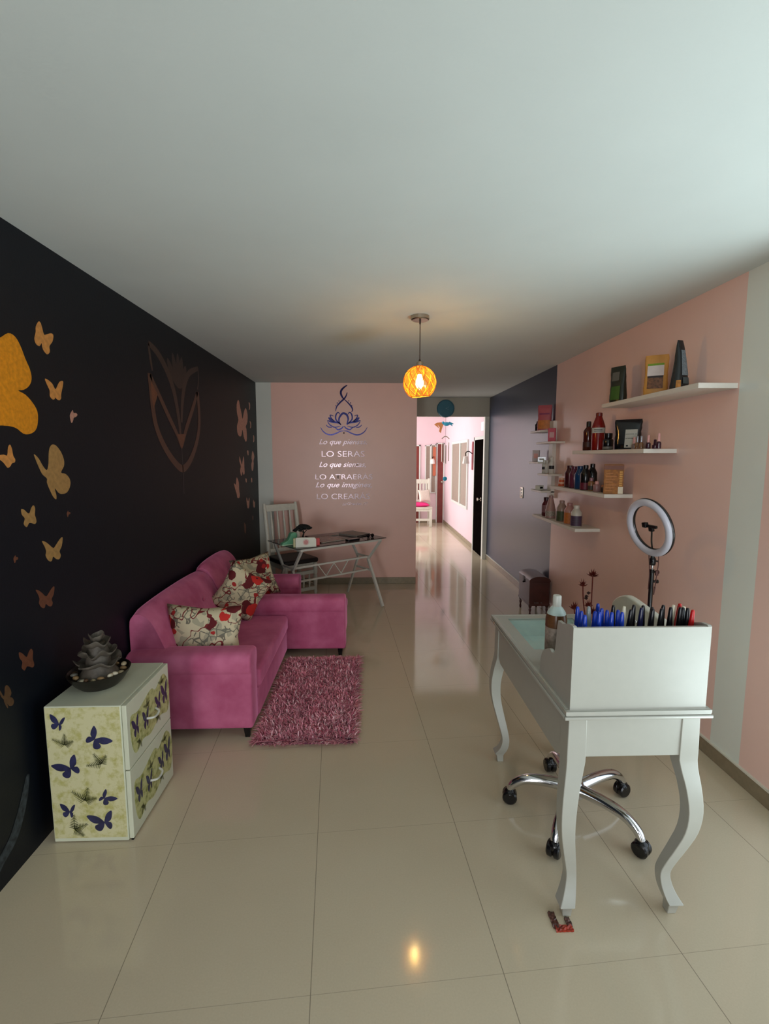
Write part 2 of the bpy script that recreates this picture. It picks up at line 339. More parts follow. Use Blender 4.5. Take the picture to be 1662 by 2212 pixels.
M_right = painted('right wall paint', 0.32, base=(246, 208, 196), bands=[(4.756, 7.45, (48, 52, 72)), (2.175, 2.378, (232, 235, 226)), (-3, 1.99, (24, 26, 36))])  # paler pink base puts this wall's gloss into the colour
M_pink = painted('end wall paint', 0.35, base=PINK, bands=[(-1.4, -1.197, WHITEW)], axis='X')
M_header = painted('grey white wall paint', 0.6, base=(178, 172, 155))
M_backw = painted('dark grey back wall paint', 0.6, base=(70, 66, 66))
M_ceil = painted('ceiling paint', 0.85, base=(206, 212, 208))
M_corr = painted('pale pink corridor paint', 0.5, base=(230, 202, 207))

def floor_material():
    m, nt, b = nodes_of('polished porcelain tile', 0.1)
    tc = N(nt, 'ShaderNodeTexCoord'); sep = N(nt, 'ShaderNodeSeparateXYZ')
    nt.links.new(tc.outputs['Object'], sep.inputs[0])
    a = 0.0717; ca, sa = math.cos(a), math.sin(a)
    X, Y = sep.outputs['X'], sep.outputs['Y']
    u = math_node(nt, 'ADD', math_node(nt, 'MULTIPLY', X, ca), math_node(nt, 'MULTIPLY', Y, sa))
    v = math_node(nt, 'SUBTRACT', math_node(nt, 'MULTIPLY', Y, ca), math_node(nt, 'MULTIPLY', X, sa))
    def line(w, off, step, half):
        f = math_node(nt, 'FRACT', math_node(nt, 'DIVIDE', math_node(nt, 'ADD', w, 60-off), step))
        d = math_node(nt, 'ABSOLUTE', math_node(nt, 'SUBTRACT', f, 0.5))
        return math_node(nt, 'GREATER_THAN', d, 0.5-half/step)
    # offsets adjusted so a joint falls where 60-off is a whole number of steps
    lu = line(u, -0.0915, 0.6, 0.0013)
    lv = line(v, 1.283+(60 % 0.63), 0.63, 0.0009)
    grout = math_node(nt, 'MAXIMUM', lu, math_node(nt, 'MULTIPLY', lv, 0.55))
    nz = N(nt, 'ShaderNodeTexNoise'); nz.inputs['Scale'].default_value = 2.2; nz.inputs['Detail'].default_value = 8
    nt.links.new(tc.outputs['Object'], nz.inputs['Vector'])
    sp = N(nt, 'ShaderNodeTexNoise'); sp.inputs['Scale'].default_value = 160; sp.inputs['Detail'].default_value = 2
    nt.links.new(tc.outputs['Object'], sp.inputs['Vector'])
    col = mix_col(nt, nz.outputs['Fac'], srgb(202, 187, 160), srgb(214, 200, 173))
    col = mix_col(nt, math_node(nt, 'MULTIPLY', sp.outputs['Fac'], 0.25), col, srgb(160, 147, 124))
    col = mix_col(nt, math_node(nt, 'MULTIPLY', grout, 0.6), col, srgb(70, 60, 48))
    nt.links.new(col, b.inputs['Base Color'])
    r = math_node(nt, 'ADD', math_node(nt, 'MULTIPLY', nz.outputs['Fac'], 0.06), 0.06)
    nt.links.new(r, b.inputs['Roughness'])
    return m
M_floor = floor_material()

def wall(name, lo, hi, m): return struct(MB().box(lo, hi).build(name, m, smooth=False))
wall('floor', (-2.6, -4.8, -0.1), (3.6, 12.2, 0.0), M_floor)
wall('ceiling', (-1.5, -2.97, HC), (1.95, 7.5, HC+0.1), M_ceil)
wall('wall_left', (XL-0.12, -2.97, 0), (XL, YP+0.12, HC), M_left)
wr = MB().box((XR, 1.80, 0), (XR+0.12, 7.46, HC)).box((XR, -2.97, 0), (XR+0.12, 0.10, HC)).box((XR, 0.10, 2.2), (XR+0.12, 1.80, HC)).build('wall_right', M_right, smooth=False)
struct(wr)   # the gap is the street door opening
# end wall with the pink paint, its return towards the corridor
wall('wall_end', (XL, YP, 0), (0.5817, YP+0.14, HC), M_pink)
wall('wall_passage', (0.44, YP+0.14, 0), (0.5817, YD, HC), M_corr)
# wall behind the camera around the shopfront opening
wb = MB().box((XL+0.65, -2.97, 0), (0.35, -2.85, HC)).box((0.35, -2.97, 2.2), (XR, -2.85, HC)).box((XL, -2.97, 2.05), (XL+0.65, -2.85, HC)).box((XL, -2.97, 0), (XL+0.65, -2.85, 0.45)).build('wall_back', M_backw, smooth=False)
struct(wb)
# doorway wall with the clock
wd = MB().box((0.44, YD, 2.217), (XR, YD+0.06, HC)).box((-1.4, YD, 0), (0.44, YD+0.06, HC)).build('wall_doorway', M_header, smooth=False)
struct(wd)
M_white = mat('white gloss paint', (214, 218, 210), rough=0.35, noise=0.03)
M_cream = mat('cream trim paint', (222, 220, 205), rough=0.4, noise=0.03)
M_base = mat('grey brown skirting tile', (142, 128, 104), rough=0.25, noise=0.08)
wall('trim_1', (1.765, YD-0.012, 0), (XR-0.002, YD+0.07, 2.217), M_cream)
def skirting(name, lo, hi): return struct(MB().box(lo, hi, bev=0.002, seg=1).build(name, M_base, smooth=False))
skirting('baseboard_right', (XR-0.012, 1.81, 0), (XR, YD-0.013, 0.08))
skirting('baseboard_end', (XL+0.001, YP-0.012, 0), (0.5817, YP, 0.08))
struct(MB().box((XR-0.014, 1.9, 0.08), (XR, YD-0.013, 0.087)).build('trim_2', M_cream, smooth=False))

# corridor beyond the doorway
wall('wall_corridor', (1.80, YD+0.07, 0), (1.9, 12.0, 2.9), M_corr)
wall('wall_far', (-2.4, 11.62, 0), (1.80, 11.74, 2.9), M_corr)
wall('ceiling', (-1.4, YD+0.06, 2.62), (1.80, 11.62, 2.7), mat('corridor soffit white', (235, 235, 232), rough=0.8))
skirting('baseboard_corridor', (1.788, 8.26, 0), (1.80, 11.6, 0.08))
skirting('baseboard_far', (-2.3, 11.605, 0), (1.60, 11.62, 0.08))
M_dark_door = mat('dark brown door', (13, 9, 8), spec=0.0, rough=0.5, noise=0.2, nscale=12)
M_red_door = mat('red brown door', (120, 44, 36), rough=0.35, noise=0.12, nscale=12)
M_chrome = mat('chrome', (215, 215, 218), rough=0.12, metal=1.0, noise=0.0)
M_brushed = mat('brushed nickel', (180, 170, 155), rough=0.3, metal=1.0, noise=0.05)
M_glass = mat('window glass', (190, 180, 170), rough=0.05, trans=0.0, alpha=0.35)
def door(name, x, y0, y1, z1, m, frame=0.05):
    fr = MB()
    fr.box((x-0.02, y0-frame, 0), (x, y0, z1+frame)).box((x-0.02, y1, 0), (x, y1+frame, z1+frame)).box((x-0.02, y0-frame, z1), (x, y1+frame, z1+frame))
    leaf = MB().box((x-0.015, y0, 0.005), (x-0.001, y1, z1), bev=0.002, seg=1).build(name, m, smooth=False)
    struct(leaf)
    fr.build('door_frame', M_white, leaf, smooth=False)
    return leaf
d1 = door('door_1', 1.80, 7.52, 8.17, 1.885, M_dark_door)
MB().lathe([(0.0, 0), (0.03, 0.002), (0.03, 0.008), (0.012, 0.012), (0.012, 0.04), (0.028, 0.05), (0.028, 0.065), (0, 0.07)], c=(1.785, 7.62, 0.93), M=rotM(y=-90)).build('door_handle', M_brushed, d1)
# window of the corridor
M_shade = mat('brown room behind window', (150, 132, 118), rough=0.5)
wn = MB()
y0, y1, z0, z1 = 8.74, 10.42, 0.64, 1.92
for a, b_ in (((1.775, y0, z0), (1.7995, y1, z0+0.05)), ((1.775, y0, z1-0.05), (1.7995, y1, z1)), ((1.775, y0, z0+0.05), (1.7995, y0+0.06, z1-0.05)), ((1.775, y1-0.06, z0+0.05), (1.7995, y1, z1-0.05)), ((1.77, 9.42, z0+0.05), (1.7995, 9.52, z1-0.05))):
    wn.box(a, b_)
w1 = struct(wn.build('window_1', M_white, smooth=False))
MB().box((1.79, y0+0.06, z0+0.05), (1.795, 9.42, z1-0.05)).build('pane', M_shade, w1, smooth=False)
MB().box((1.785, 9.52, z0+0.05), (1.79, y1-0.06, z1-0.05)).build('pane', M_shade, w1, smooth=False)
# far wall: red door, window and a second door
def far_panel(name, x0, x1, z0, z1, m, fr=0.03):
    l = MB().box((x0, 11.60, z0), (x1, 11.618, z1)).build(name, m, smooth=False); struct(l)
    f = MB().box((x0-fr, 11.59, z0), (x0, 11.618, z1+fr)).box((x1, 11.59, z0), (x1+fr, 11.618, z1+fr)).box((x0-fr, 11.59, z1), (x1+fr, 11.618, z1+fr))
    if z0 > 0.1: f.box((x0-fr, 11.59, z0-fr), (x1+fr, 11.618, z0))
    f.build('frame', M_white, l, smooth=False); return l
d2 = far_panel('door_2', 1.635, 1.775, 0.004, 1.91, M_red_door, 0.024)
MB().ball((1.745, 11.56, 1.0), 0.03).tube([(1.745, 11.60, 1.0), (1.745, 11.56, 1.0)], 0.012).build('door_knob', M_brushed, d2)
d3 = far_panel('door_3', 1.06, 1.19, 0.004, 1.86, M_red_door)
w2 = far_panel('window_2', 1.36, 1.45, 0.75, 1.86, M_shade, 0.02)
w3 = far_panel('window_3', 1.49, 1.58, 0.75, 1.88, M_shade, 0.02)
# corridor wall lamps
M_redwood = mat('red stained wood', (150, 40, 50), rough=0.4)
M_frost = mat('frosted lantern glass', (235, 225, 215), rough=0.4, noise=0.02)
def sconce(y, label, x=1.80, n=(-1, 0)):
    t = thing('wall_lamp', label, 'lamp', (x-0.001, y, 1.6), group='wooden lanterns along the corridor')
    MB().prism([(y-0.05, 1.38), (y+0.05, 1.38), (y+0.05, 1.80), (y+0.03, 1.85), (y, 1.87), (y-0.03, 1.85), (y-0.05, 1.80)], 'x', x-0.02, x-0.001).build('backboard', M_redwood, t, smooth=False)
    MB().tube(catmull([(x-0.02, y, 1.66), (x-0.08, y, 1.70), (x-0.13, y, 1.68), (x-0.13, y, 1.62)]), 0.008).build('bracket', M_dark_door, t)
    MB().lathe([(0.02, 1.62), (0.04, 1.61), (0.06, 1.50), (0.062, 1.49), (0, 1.49)], c=(x-0.13, y, 0), seg=8).build('shade', M_frost, t)
sconce(8.34, 'wooden wall lantern on a red backboard beside the dark brown door')
t = thing('wall_lamp', 'wall lantern on an orange backboard left of the red brown far door', 'lamp', (1.60, 11.59, 1.5), group='wooden lanterns along the corridor')
MB().box((1.52, 11.57, 1.15), (1.59, 11.589, 1.84)).build('backboard', mat('orange stained wood', (190, 100, 70)), t, smooth=False)
MB().lathe([(0.02, 1.56), (0.05, 1.54), (0.06, 1.44), (0, 1.43)], c=(1.50, 11.50, 0), seg=8).build('shade', M_frost, t)
MB().tube([(1.55, 11.57, 1.6), (1.50, 11.50, 1.6), (1.50, 11.50, 1.55)], 0.008).build('bracket', M_dark_door, t)
pp = MB().box((1.796, 7.56, 2.02), (1.7985, 7.78, 2.16)).build('paper_sheet', mat('white paper', (238, 240, 245), rough=0.7), smooth=False, base=(1.797, 7.67, 2.09))
tag(pp, 'white sheet of paper stuck on the pink wall above the dark brown door', 'paper')
# wind chime
t = thing('wind_chime', 'metal wind chime with a bird and orange butterfly hanging in the corridor doorway', 'wind chime', (1.335, 8.5, 2.0))
MB().tube([(1.335, 8.5, 2.62), (1.335, 8.5, 1.98)], 0.0025).build('string', M_dark_door, t)
M_teal = mat('teal ceramic', (40, 150, 180), rough=0.3)
MB().ball((1.35, 8.5, 2.18), 0.04, sc=(1.6, 0.8, 0.9)).ball((1.29, 8.5, 2.2), 0.025).prism([(1.36, 2.19), (1.46, 2.14), (1.44, 2.17), (1.48, 2.18), (1.40, 2.22)], 'y', 8.49, 8.51).build('bird', M_teal, t)
MB().prism([(1.19, 2.17), (1.22, 2.10), (1.17, 2.14), (1.13, 2.17), (1.18, 2.20), (1.26, 2.21), (1.30, 2.18), (1.27, 2.10), (1.25, 2.02), (1.22, 2.05), (1.23, 2.12)], 'y', 8.495, 8.505).build('butterfly', mat('orange resin', (215, 140, 80)), t, smooth=False)
MB().tube(catmull([(1.27, 8.5, 1.92), (1.30, 8.5, 1.95), (1.335, 8.5, 1.965), (1.37, 8.5, 1.95), (1.40, 8.5, 1.92)]), 0.008).build('hanger', M_brushed, t)
for x, z in ((1.275, 1.52), (1.305, 1.50), (1.345, 1.48), (1.392, 1.53)):
    MB().tube([(x, 8.5, z), (x, 8.5, z+0.33)], 0.008).build('chime_tube', M_brushed, t)
MB().tube([(1.335, 8.5, 1.98), (1.335, 8.5, 1.25)], 0.0015).build('cord', M_dark_door, t)
MB().ball((1.335, 8.5, 1.22), 0.04, sc=(1, 0.3, 1)).build('pendant', M_teal, t)
# bench with pink cushion at the far end
M_wood_w = mat('white painted wood', (214, 210, 195), rough=0.4, noise=0.05)
def slat_bench():
    t = thing('bench', 'white wooden bench with slatted back at the end of the corridor', 'bench', (1.15, 11.1, 0))
    for x, y in ((0.80, 10.92), (1.40, 10.92), (0.80, 11.30), (1.40, 11.30)):
        MB().box((x-0.03, y-0.03, 0), (x+0.03, y+0.03, 0.42 if y < 11 else 1.10), bev=0.005).build('leg', M_wood_w, t)
    MB().box((0.77, 10.88, 0.42), (1.43, 11.33, 0.46), bev=0.005).build('seat', M_wood_w, t)
    for z0, z1 in ((0.98, 1.08), (0.55, 0.60)): MB().box((0.83, 11.28, z0), (1.37, 11.32, z1)).build('back_rail', M_wood_w, t, smooth=False)
    for k in range(7):
        x = 0.88+k*0.074
        MB().box((x, 11.29, 0.6), (x+0.03, 11.31, 0.98)).build('slat', M_wood_w, t, smooth=False)
    for z0, z1 in ((0.14, 0.19), (0.36, 0.42)): MB().box((0.83, 10.90, z0), (1.37, 10.94, z1)).build('stretcher', M_wood_w, t, smooth=False)
slat_bench()
def cushion(bm, c, w, h, th, M):
    """soft pillow: w by h outline, thickness th, local frame M"""
    n = 14; verts = []; f = []
    for sgn in (1, -1):
        for i in range(n+1):
            for j in range(n+1):
                u = -1+2*i/n; v = -1+2*j/n
                d = max(0, (1-u**4)*(1-v**4))**0.55
                pin = 1-0.07*(1-abs(u))*abs(v)**3*2; pin2 = 1-0.07*(1-abs(v))*abs(u)**3*2
                verts.append(M @ Vector((u*w/2*pin2, v*h/2*pin, sgn*th/2*d)))
    for s_ in range(2):
        o = s_*(n+1)*(n+1)
        for i in range(n):
            for j in range(n):
                a = o+i*(n+1)+j; q = (a, a+n+1, a+n+2, a+1)
                f.append(q if s_ == 0 else q[::-1])
    bm.poly(verts, f)
    bmesh.ops.remove_doubles(bm.bm, verts=bm.bm.verts[:], dist=0.0005)
M_hot = mat('hot pink cushion cloth', (225, 40, 120), rough=0.8, noise=0.05)
cu = MB(); cushion(cu, 0, 0.56, 0.4, 0.09, rotM(loc=(1.10, 11.08, 0.505)))
tag(cu.build('seat_cushion', M_hot, base=(1.10, 11.08, 0.46)), 'hot pink seat cushion lying on the white bench in the corridor', 'cushion')
cu = MB(); cushion(cu, 0, 0.30, 0.30, 0.09, rotM(x=70, z=25, loc=(1.27, 11.14, 0.70)))
tag(cu.build('cushion', mat('off white cushion cloth', (225, 215, 200), rough=0.8), base=(1.27, 11.14, 0.55)), 'off-white square cushion leaning on the back of the corridor bench', 'cushion')

# ================================================================ WALL DECALS
def gold_mat(name, col, metal=0.35, rough=0.45): return mat(name, col, rough=rough, metal=metal, noise=0.15, nscale=60)
M_gold = gold_mat('gold wall paint', (228, 150, 24)); M_gold_refl_bronze = gold_mat('gold paint with baked bronze reflection', (214, 150, 80)); M_gold_refl_rose = gold_mat('gold paint with baked rose reflection', (200, 150, 130))  # one gold paint; bronze and rose tones put its reflections into the colour
M_gold_refl_faint = gold_mat('faint gold paint with baked bronze reflection', (105, 62, 42), 0.1); M_gold_refl_olive = gold_mat('gold paint with baked olive reflection', (178, 140, 84)); M_gold_refl_dim = gold_mat('gold paint with baked dim reflection', (90, 62, 38), 0.1)  # same gold again, its browner and dimmer reflections painted into the base colour
BINFO = {
 'big': (M_gold, 'huge golden butterfly painted on the dark wall at the left edge'),
 'b2': (M_gold_refl_bronze, 'gold butterfly highest on the dark wall, right of the huge golden butterfly'),
 'b3': (M_gold_refl_bronze, 'small orange gold butterfly with open wings right of the huge golden butterfly'),
 'b4': (M_gold_refl_rose, 'tiny pale butterfly seen side-on right of the huge golden butterfly'),
 'b5': (M_gold_refl_bronze, 'gold butterfly just under the huge golden butterfly at the left edge'),
 'b6': (M_gold_refl_olive, 'large dull gold butterfly with one narrow folded wing below the huge golden one'),
 'b7': (M_gold_refl_olive, 'small dull gold butterfly below and left of the folded-wing butterfly'),
 'b8': (M_gold_refl_olive, 'dull gold butterfly with spread wings lowest of the clear ones on the dark wall'),
 'b9': (M_gold_refl_faint, 'faint brown butterfly on the dark wall above the white cabinet'),
 'b10': (M_gold_refl_dim, 'faint bronze-lit butterfly at the left edge beside the white cabinet'),
 'b11': (M_gold_refl_faint, 'barely visible brown butterfly low on the dark wall left of the stone fountain'),
 'b12': (M_gold_refl_faint, 'tiny faint butterfly beside the lower right of the spread gold butterflies'),
 'b13': (M_gold_refl_faint, 'tiny dark butterfly near the left edge under the small dull gold butterfly'),
 'c1': (M_gold_refl_rose, 'largest copper-lit butterfly of the cluster near the far corner of the dark wall'),
 'c2': (M_gold_refl_rose, 'copper-lit butterfly in the middle of the cluster near the far corner'),
 'c3': (M_gold_refl_rose, 'copper-lit butterfly lowest left in the cluster near the far corner'),
 'c4': (M_gold_refl_rose, 'pale copper-lit butterfly tight against the far corner at mid height'),
 'c5': (M_gold_refl_rose, 'small copper-lit butterfly below the cluster near the far corner'),
 'c6': (M_gold_refl_rose, 'small copper-lit butterfly low and closest to the far corner'),
 'c7': (M_gold_refl_rose, 'tiny pale butterfly at the upper right of the largest copper-lit butterfly'),
 'c8': (M_gold_refl_rose, 'tiny pale butterfly right of the largest copper-lit butterfly'),
 'c9': (M_gold_refl_rose, 'tiny butterfly against the far corner beside the largest copper-lit butterfly'),
 'c10': (M_gold_refl_rose, 'tiny butterfly between the largest and the middle copper-lit butterflies'),
 'c11': (M_gold_refl_rose, 'left one of two tiny butterflies side by side near the far corner'),
 'c12': (M_gold_refl_rose, 'right one of two tiny butterflies side by side near the far corner'),
 'c13': (M_gold_refl_faint, 'faint brown butterfly low on the dark wall above the floral pillows'),
 'c14': (M_gold_refl_faint, 'tiny faint butterfly low in the far corner of the dark wall'),
}
for k, (m, lab) in BINFO.items():
    pts = BUTTERFLY_SHAPES[k]
    if k == 'big':   # body and left wings carry on outside the frame
        ax = 1.885
        pts = [p for p in pts if p[0] > ax+0.012]; pts = pts + [(2*ax-y, z) for y, z in pts][::-1]
    sm = [(p.x, p.y) for p in catmull([(a, b, 0) for a, b in pts], 3, closed=True)]
    cy = sum(p[0] for p in sm)/len(sm); cz = sum(p[1] for p in sm)/len(sm)
    o = MB().prism(sm, 'x', XL+0.0003, XL+0.0013).build('butterfly_decal', m, smooth=False, base=(XL, cy, cz))
    tag(o, lab, 'wall decal', group='butterflies on the dark wall')
def ribbon(bm, pts, w, axis, d, taper=True, n=6, w_end=0.25):
    """flat painted stroke on a wall plane (pts are 2D on that plane)"""
    P = catmull([(a, b, 0) for a, b in pts], n); L = len(P); V = []
    for i, p in enumerate(P):
        t = (P[min(i+1, L-1)]-P[max(i-1, 0)]).normalized(); nrm = Vector((-t.y, t.x, 0))
        k = w/2*((w_end+(1-w_end)*math.sin(PI*i/(L-1))**0.7) if taper else 1)
        for s_ in (1, -1):
            q = p+nrm*k*s_
            V.append((d, q.x, q.y) if axis == 'x' else (q.x, d, q.y))
    bm.poly(V, [(2*i, 2*i+2, 2*i+3, 2*i+1) for i in range(L-1)])
t = thing('tulip_emblem', 'large faded bronze tulip outline painted on the dark wall above the sofa', 'wall decal', (XL, 3.6, 1.9))
S = TULIP_STROKES; d = XL+0.001
bm = MB()
for k, w, tp in (('u', 0.055, False), ('dl', 0.045, True), ('dr', 0.05, True)): ribbon(bm, S[k], w, 'x', d, tp, w_end=0.5)
bm.build('outer_petal', gold_mat('tulip bronze', (84, 54, 40), 0.1), t, smooth=False)
bm = MB()
for k, w in (('pl', 0.06), ('pe', 0.03), ('pr', 0.055), ('pe2', 0.02)): ribbon(bm, S[k], w, 'x', d-0.0003, True, w_end=0.5)
bm.build('inner_petal', gold_mat('tulip brown', (62, 44, 36), 0.1), t, smooth=False)
for k in ('fill', 'fl2'):
    MB().poly([(d+0.0003, a, b) for a, b in S[k]], [tuple(range(len(S[k])))]).build('painted_fill', gold_mat('tulip copper', (110, 66, 42), 0.1), t, smooth=False)
bl = S['bl']; bs = bl[4]; bm = MB()
for i, (a, b) in enumerate(((bl[0], bl[0]), (bl[0], bl[1]), (bl[1], bl[1]), (bl[1], bl[2]), (bl[2], bl[2]))):
    tip = ((a[0]+b[0])/2, (a[1]+b[1])/2+0.02*(i % 2)); mid = ((tip[0]+bs[0])/2+(tip[0]-bs[0])*0.12, (tip[1]+bs[1])/2)
    ribbon(bm, [bs, mid, tip], 0.075, 'x', d-0.0005-0.00005*i, True, w_end=0.02)
bm.build('flower_head', gold_mat('tulip faded', (50, 35, 29), 0.1), t, smooth=False)
bm = MB(); ribbon(bm, S['st'], 0.012, 'x', d, False); bm.build('stem', gold_mat('tulip stem grey', (40, 40, 44), 0.1), t, smooth=False)
# scuffed plaster patch low on the dark wall
bm = MB(); ribbon(bm, [(1.60, 0.03), (1.66, 0.10), (1.74, 0.15), (1.80, 0.24), (1.84, 0.34)], 0.05, 'x', XL+0.0012, True)
o = bm.build('scuff_mark', mat('scuffed plaster', (46, 52, 56), rough=0.8, noise=0.6, nscale=50), smooth=False, base=(XL, 1.72, 0.15))
tag(o, 'pale grey scuff mark on the dark wall near the floor by the cabinet', 'scuff mark')

M_foil = mat('mirror foil', (112, 100, 104), rough=0.2, metal=1.0, noise=0.0)
M_foil_navy_refl = mat('mirror foil with baked navy reflection', (44, 44, 92), rough=0.2, metal=0.8, noise=0.0)  # blue base colour stands in for the navy wall mirrored in the foil
t = thing('quote_decal', 'mirror foil lotus figure and Spanish quote on the pink end wall above the glass table', 'wall decal', (-0.31, YP, 1.0))
bm = MB()
for pts, w in LOTUS_STROKES: ribbon(bm, pts, w*1.3, 'y', YP-0.0015, True)
bm.build('lotus_emblem', M_foil_navy_refl, t, smooth=False)
LINES = [('Lo que piensas,', -0.622, -0.034, 1.762, 0.066, 1), ('LO SERAS', -0.593, -0.064, 1.609, 0.070, 0), ('Lo que sientas,', -0.626, -0.048, 1.483, 0.067, 1),
         ('LO ATRAERÁS', -0.675, 0.033, 1.33, 0.062, 0), ('Lo que imagines,', -0.673, 0.025, 1.231, 0.068, 1), ('LO CREARÁS', -0.66, -0.002, 1.082, 0.069, 0), ('¡¡¡Gracias !!!', -0.344, -0.029, 1.01, 0.034, 1)]
for body, x0, x1, zb, h, script in LINES:
    me = text_mesh(body, x1-x0, h*(1.0 if not script else 0.95), shear=0.38 if script else 0, offset=0.006 if script else -0.006)
    M = basis((x0, YP-0.0015, zb), (1, 0, 0), (0, 0, 1), (0, -1, 0))
    MB().add_mesh(me, M).build('text_line', M_foil, t, smooth=False)
    bpy.data.meshes.remove(me)

# ================================================================ CLOCK, SWITCH, PENDANT LAMP
t = thing('wall_clock', 'round teal wall clock above the corridor doorway', 'clock', (1.156, YD, 2.335))
My = rotM(x=90)
MB().lathe([(0, 0), (0.133, 0), (0.133, 0.02), (0.125, 0.032), (0.118, 0.032), (0.116, 0.022), (0, 0.022)], c=(1.156, YD-0.001, 2.335), M=My, seg=48).build('case', mat('teal clock face', (22, 98, 116), rough=0.35), t)
MB().bar((1.156, YD-0.026, 2.335), (1.20, YD-0.026, 2.36), 0.006, 0.002).build('hour_hand', mat('pale grey clock hand', (150, 175, 180)), t, smooth=False)
MB().bar((1.156, YD-0.028, 2.335), (1.205, YD-0.028, 2.32), 0.005, 0.002).build('minute_hand', MATS['pale grey clock hand'], t, smooth=False)
t = thing('light_switch', 'tall white light switch plate on the navy part of the right wall', 'light switch', (XR, 5.72, 1.18))
MB().box((XR-0.009, 5.665, 1.115), (XR, 5.775, 1.245), bev=0.003).build('plate', M_brushed, t)
for z in (1.145, 1.18, 1.215): MB().box((XR-0.014, 5.69, z-0.013), (XR-0.009, 5.75, z+0.013), bev=0.002).build('rocker', M_white, t)

t = thing('pendant_lamp', 'lit amber glass globe lamp in a rope net hanging from the ceiling', 'lamp', (0.324, 3.17, HC))
lx, ly = 0.324, 3.17
MB().lathe([(0, 2.499), (0.058, 2.499), (0.058, 2.478), (0.052, 2.472), (0, 2.472)], c=(lx, ly, 0), seg=40).build('ceiling_cup', M_brushed, t)
MB().lathe([(0.006, 2.472), (0.006, 2.455), (0.003, 2.445), (0.003, 2.235), (0.007, 2.225), (0.007, 2.215)], c=(lx, ly, 0), seg=12).build('cord', mat('dark brown cable', (60, 36, 22)), t)
MB().lathe([(0, 2.218), (0.018, 2.216), (0.022, 2.21), (0.022, 2.18), (0.0, 2.18)], c=(lx, ly, 0), seg=24).build('socket', M_brushed, t)
gz, gr = 2.085, 0.104
def amber():
    m, nt, b = nodes_of('amber glass', 0.08)
    out = nt.nodes['Material Output']
    tr = N(nt, 'ShaderNodeBsdfTransparent'); tr.inputs[0].default_value = (1.0, 0.86, 0.52, 1)
    tl = N(nt, 'ShaderNodeBsdfTranslucent'); tl.inputs[0].default_value = (1.0, 0.55, 0.06, 1)
    gl = N(nt, 'ShaderNodeBsdfGlossy'); gl.inputs[0].default_value = (1, 0.9, 0.7, 1); gl.inputs['Roughness'].default_value = 0.08
    nz = N(nt, 'ShaderNodeTexNoise'); nz.inputs['Scale'].default_value = 22
    tc = N(nt, 'ShaderNodeTexCoord'); nt.links.new(tc.outputs['Object'], nz.inputs['Vector'])
    m1 = N(nt, 'ShaderNodeMixShader'); nt.links.new(math_node(nt, 'MULTIPLY_ADD', nz.outputs['Fac'], 0.12, 0.0), m1.inputs[0])
    nt.links.new(tr.outputs[0], m1.inputs[1]); nt.links.new(tl.outputs[0], m1.inputs[2])
    m2 = N(nt, 'ShaderNodeMixShader'); m2.inputs[0].default_value = 0.07
    nt.links.new(m1.outputs[0], m2.inputs[1]); nt.links.new(gl.outputs[0], m2.inputs[2])
    nt.links.new(m2.outputs[0], out.inputs['Surface'])
    return m
Tl = Matrix.Translation((lx, ly, gz)) @ rotM(x=2, y=-5)
prof = []
for i in range(15):
    a = math.radians(12+ (146-12)*i/14); prof.append((gr*math.sin(a), gr*math.cos(a)))
MB().lathe(prof, M=Tl, seg=40, caps=False).build('globe', amber(), t)
bm = MB()
NR = 9
def sph(az, pol, r=gr+0.002): return Tl @ Vector((r*math.sin(pol)*math.cos(az), r*math.sin(pol)*math.sin(az), r*math.cos(pol)))
for k in range(NR):
    for sg in (1, -1):
        pts = []
        for i in range(33):
            f = i/32; pol = math.radians(14+(145-14)*f)
            az = 2*PI*k/NR + sg*(2*PI/NR)*2.0*f
            pts.append(sph(az, pol))
        bm.tube(pts, 0.0025, seg=6)
for pol in (14, 145):
    pts = [sph(2*PI*i/40, math.radians(pol)) for i in range(41)]
    bm.tube(pts, 0.0032, seg=6)
for f5 in range(5):
    f = f5/4
    pol = math.radians(14+(145-14)*f)
    for k in range(NR):
        bm.ball(sph(2*PI*(k)/NR, pol), 0.0038, sub=1)
def rope_mat():
    m = mat('golden jute rope', (225, 140, 40), rough=0.8, noise=0.1)
    nt = m.node_tree; b = nt.nodes['Principled BSDF']; out = nt.nodes['Material Output']
    tl = N(nt, 'ShaderNodeBsdfTranslucent'); tl.inputs[0].default_value = (1.0, 0.50, 0.08, 1)
    mx = N(nt, 'ShaderNodeMixShader'); mx.inputs[0].default_value = 0.18
    nt.links.new(b.outputs[0], mx.inputs[1]); nt.links.new(tl.outputs[0], mx.inputs[2]); nt.links.new(mx.outputs[0], out.inputs['Surface'])
    return m
bm.build('rope_net', rope_mat(), t)
M_bulb = mat('glowing bulb', (255, 220, 150), emis=(255, 212, 140), estr=120, noise=0)
MB().lathe([(0, -0.046), (0.012, -0.043), (0.022, -0.032), (0.026, -0.018), (0.024, 0.0), (0.016, 0.022), (0.012, 0.045), (0, 0.046)], c=(lx, ly, gz+0.01), seg=20).build('bulb', M_bulb, t)
MB().lathe([(0.013, 0.05), (0.013, 0.095)], c=(lx, ly, gz+0.0)).build('bulb_holder', M_brushed, t)

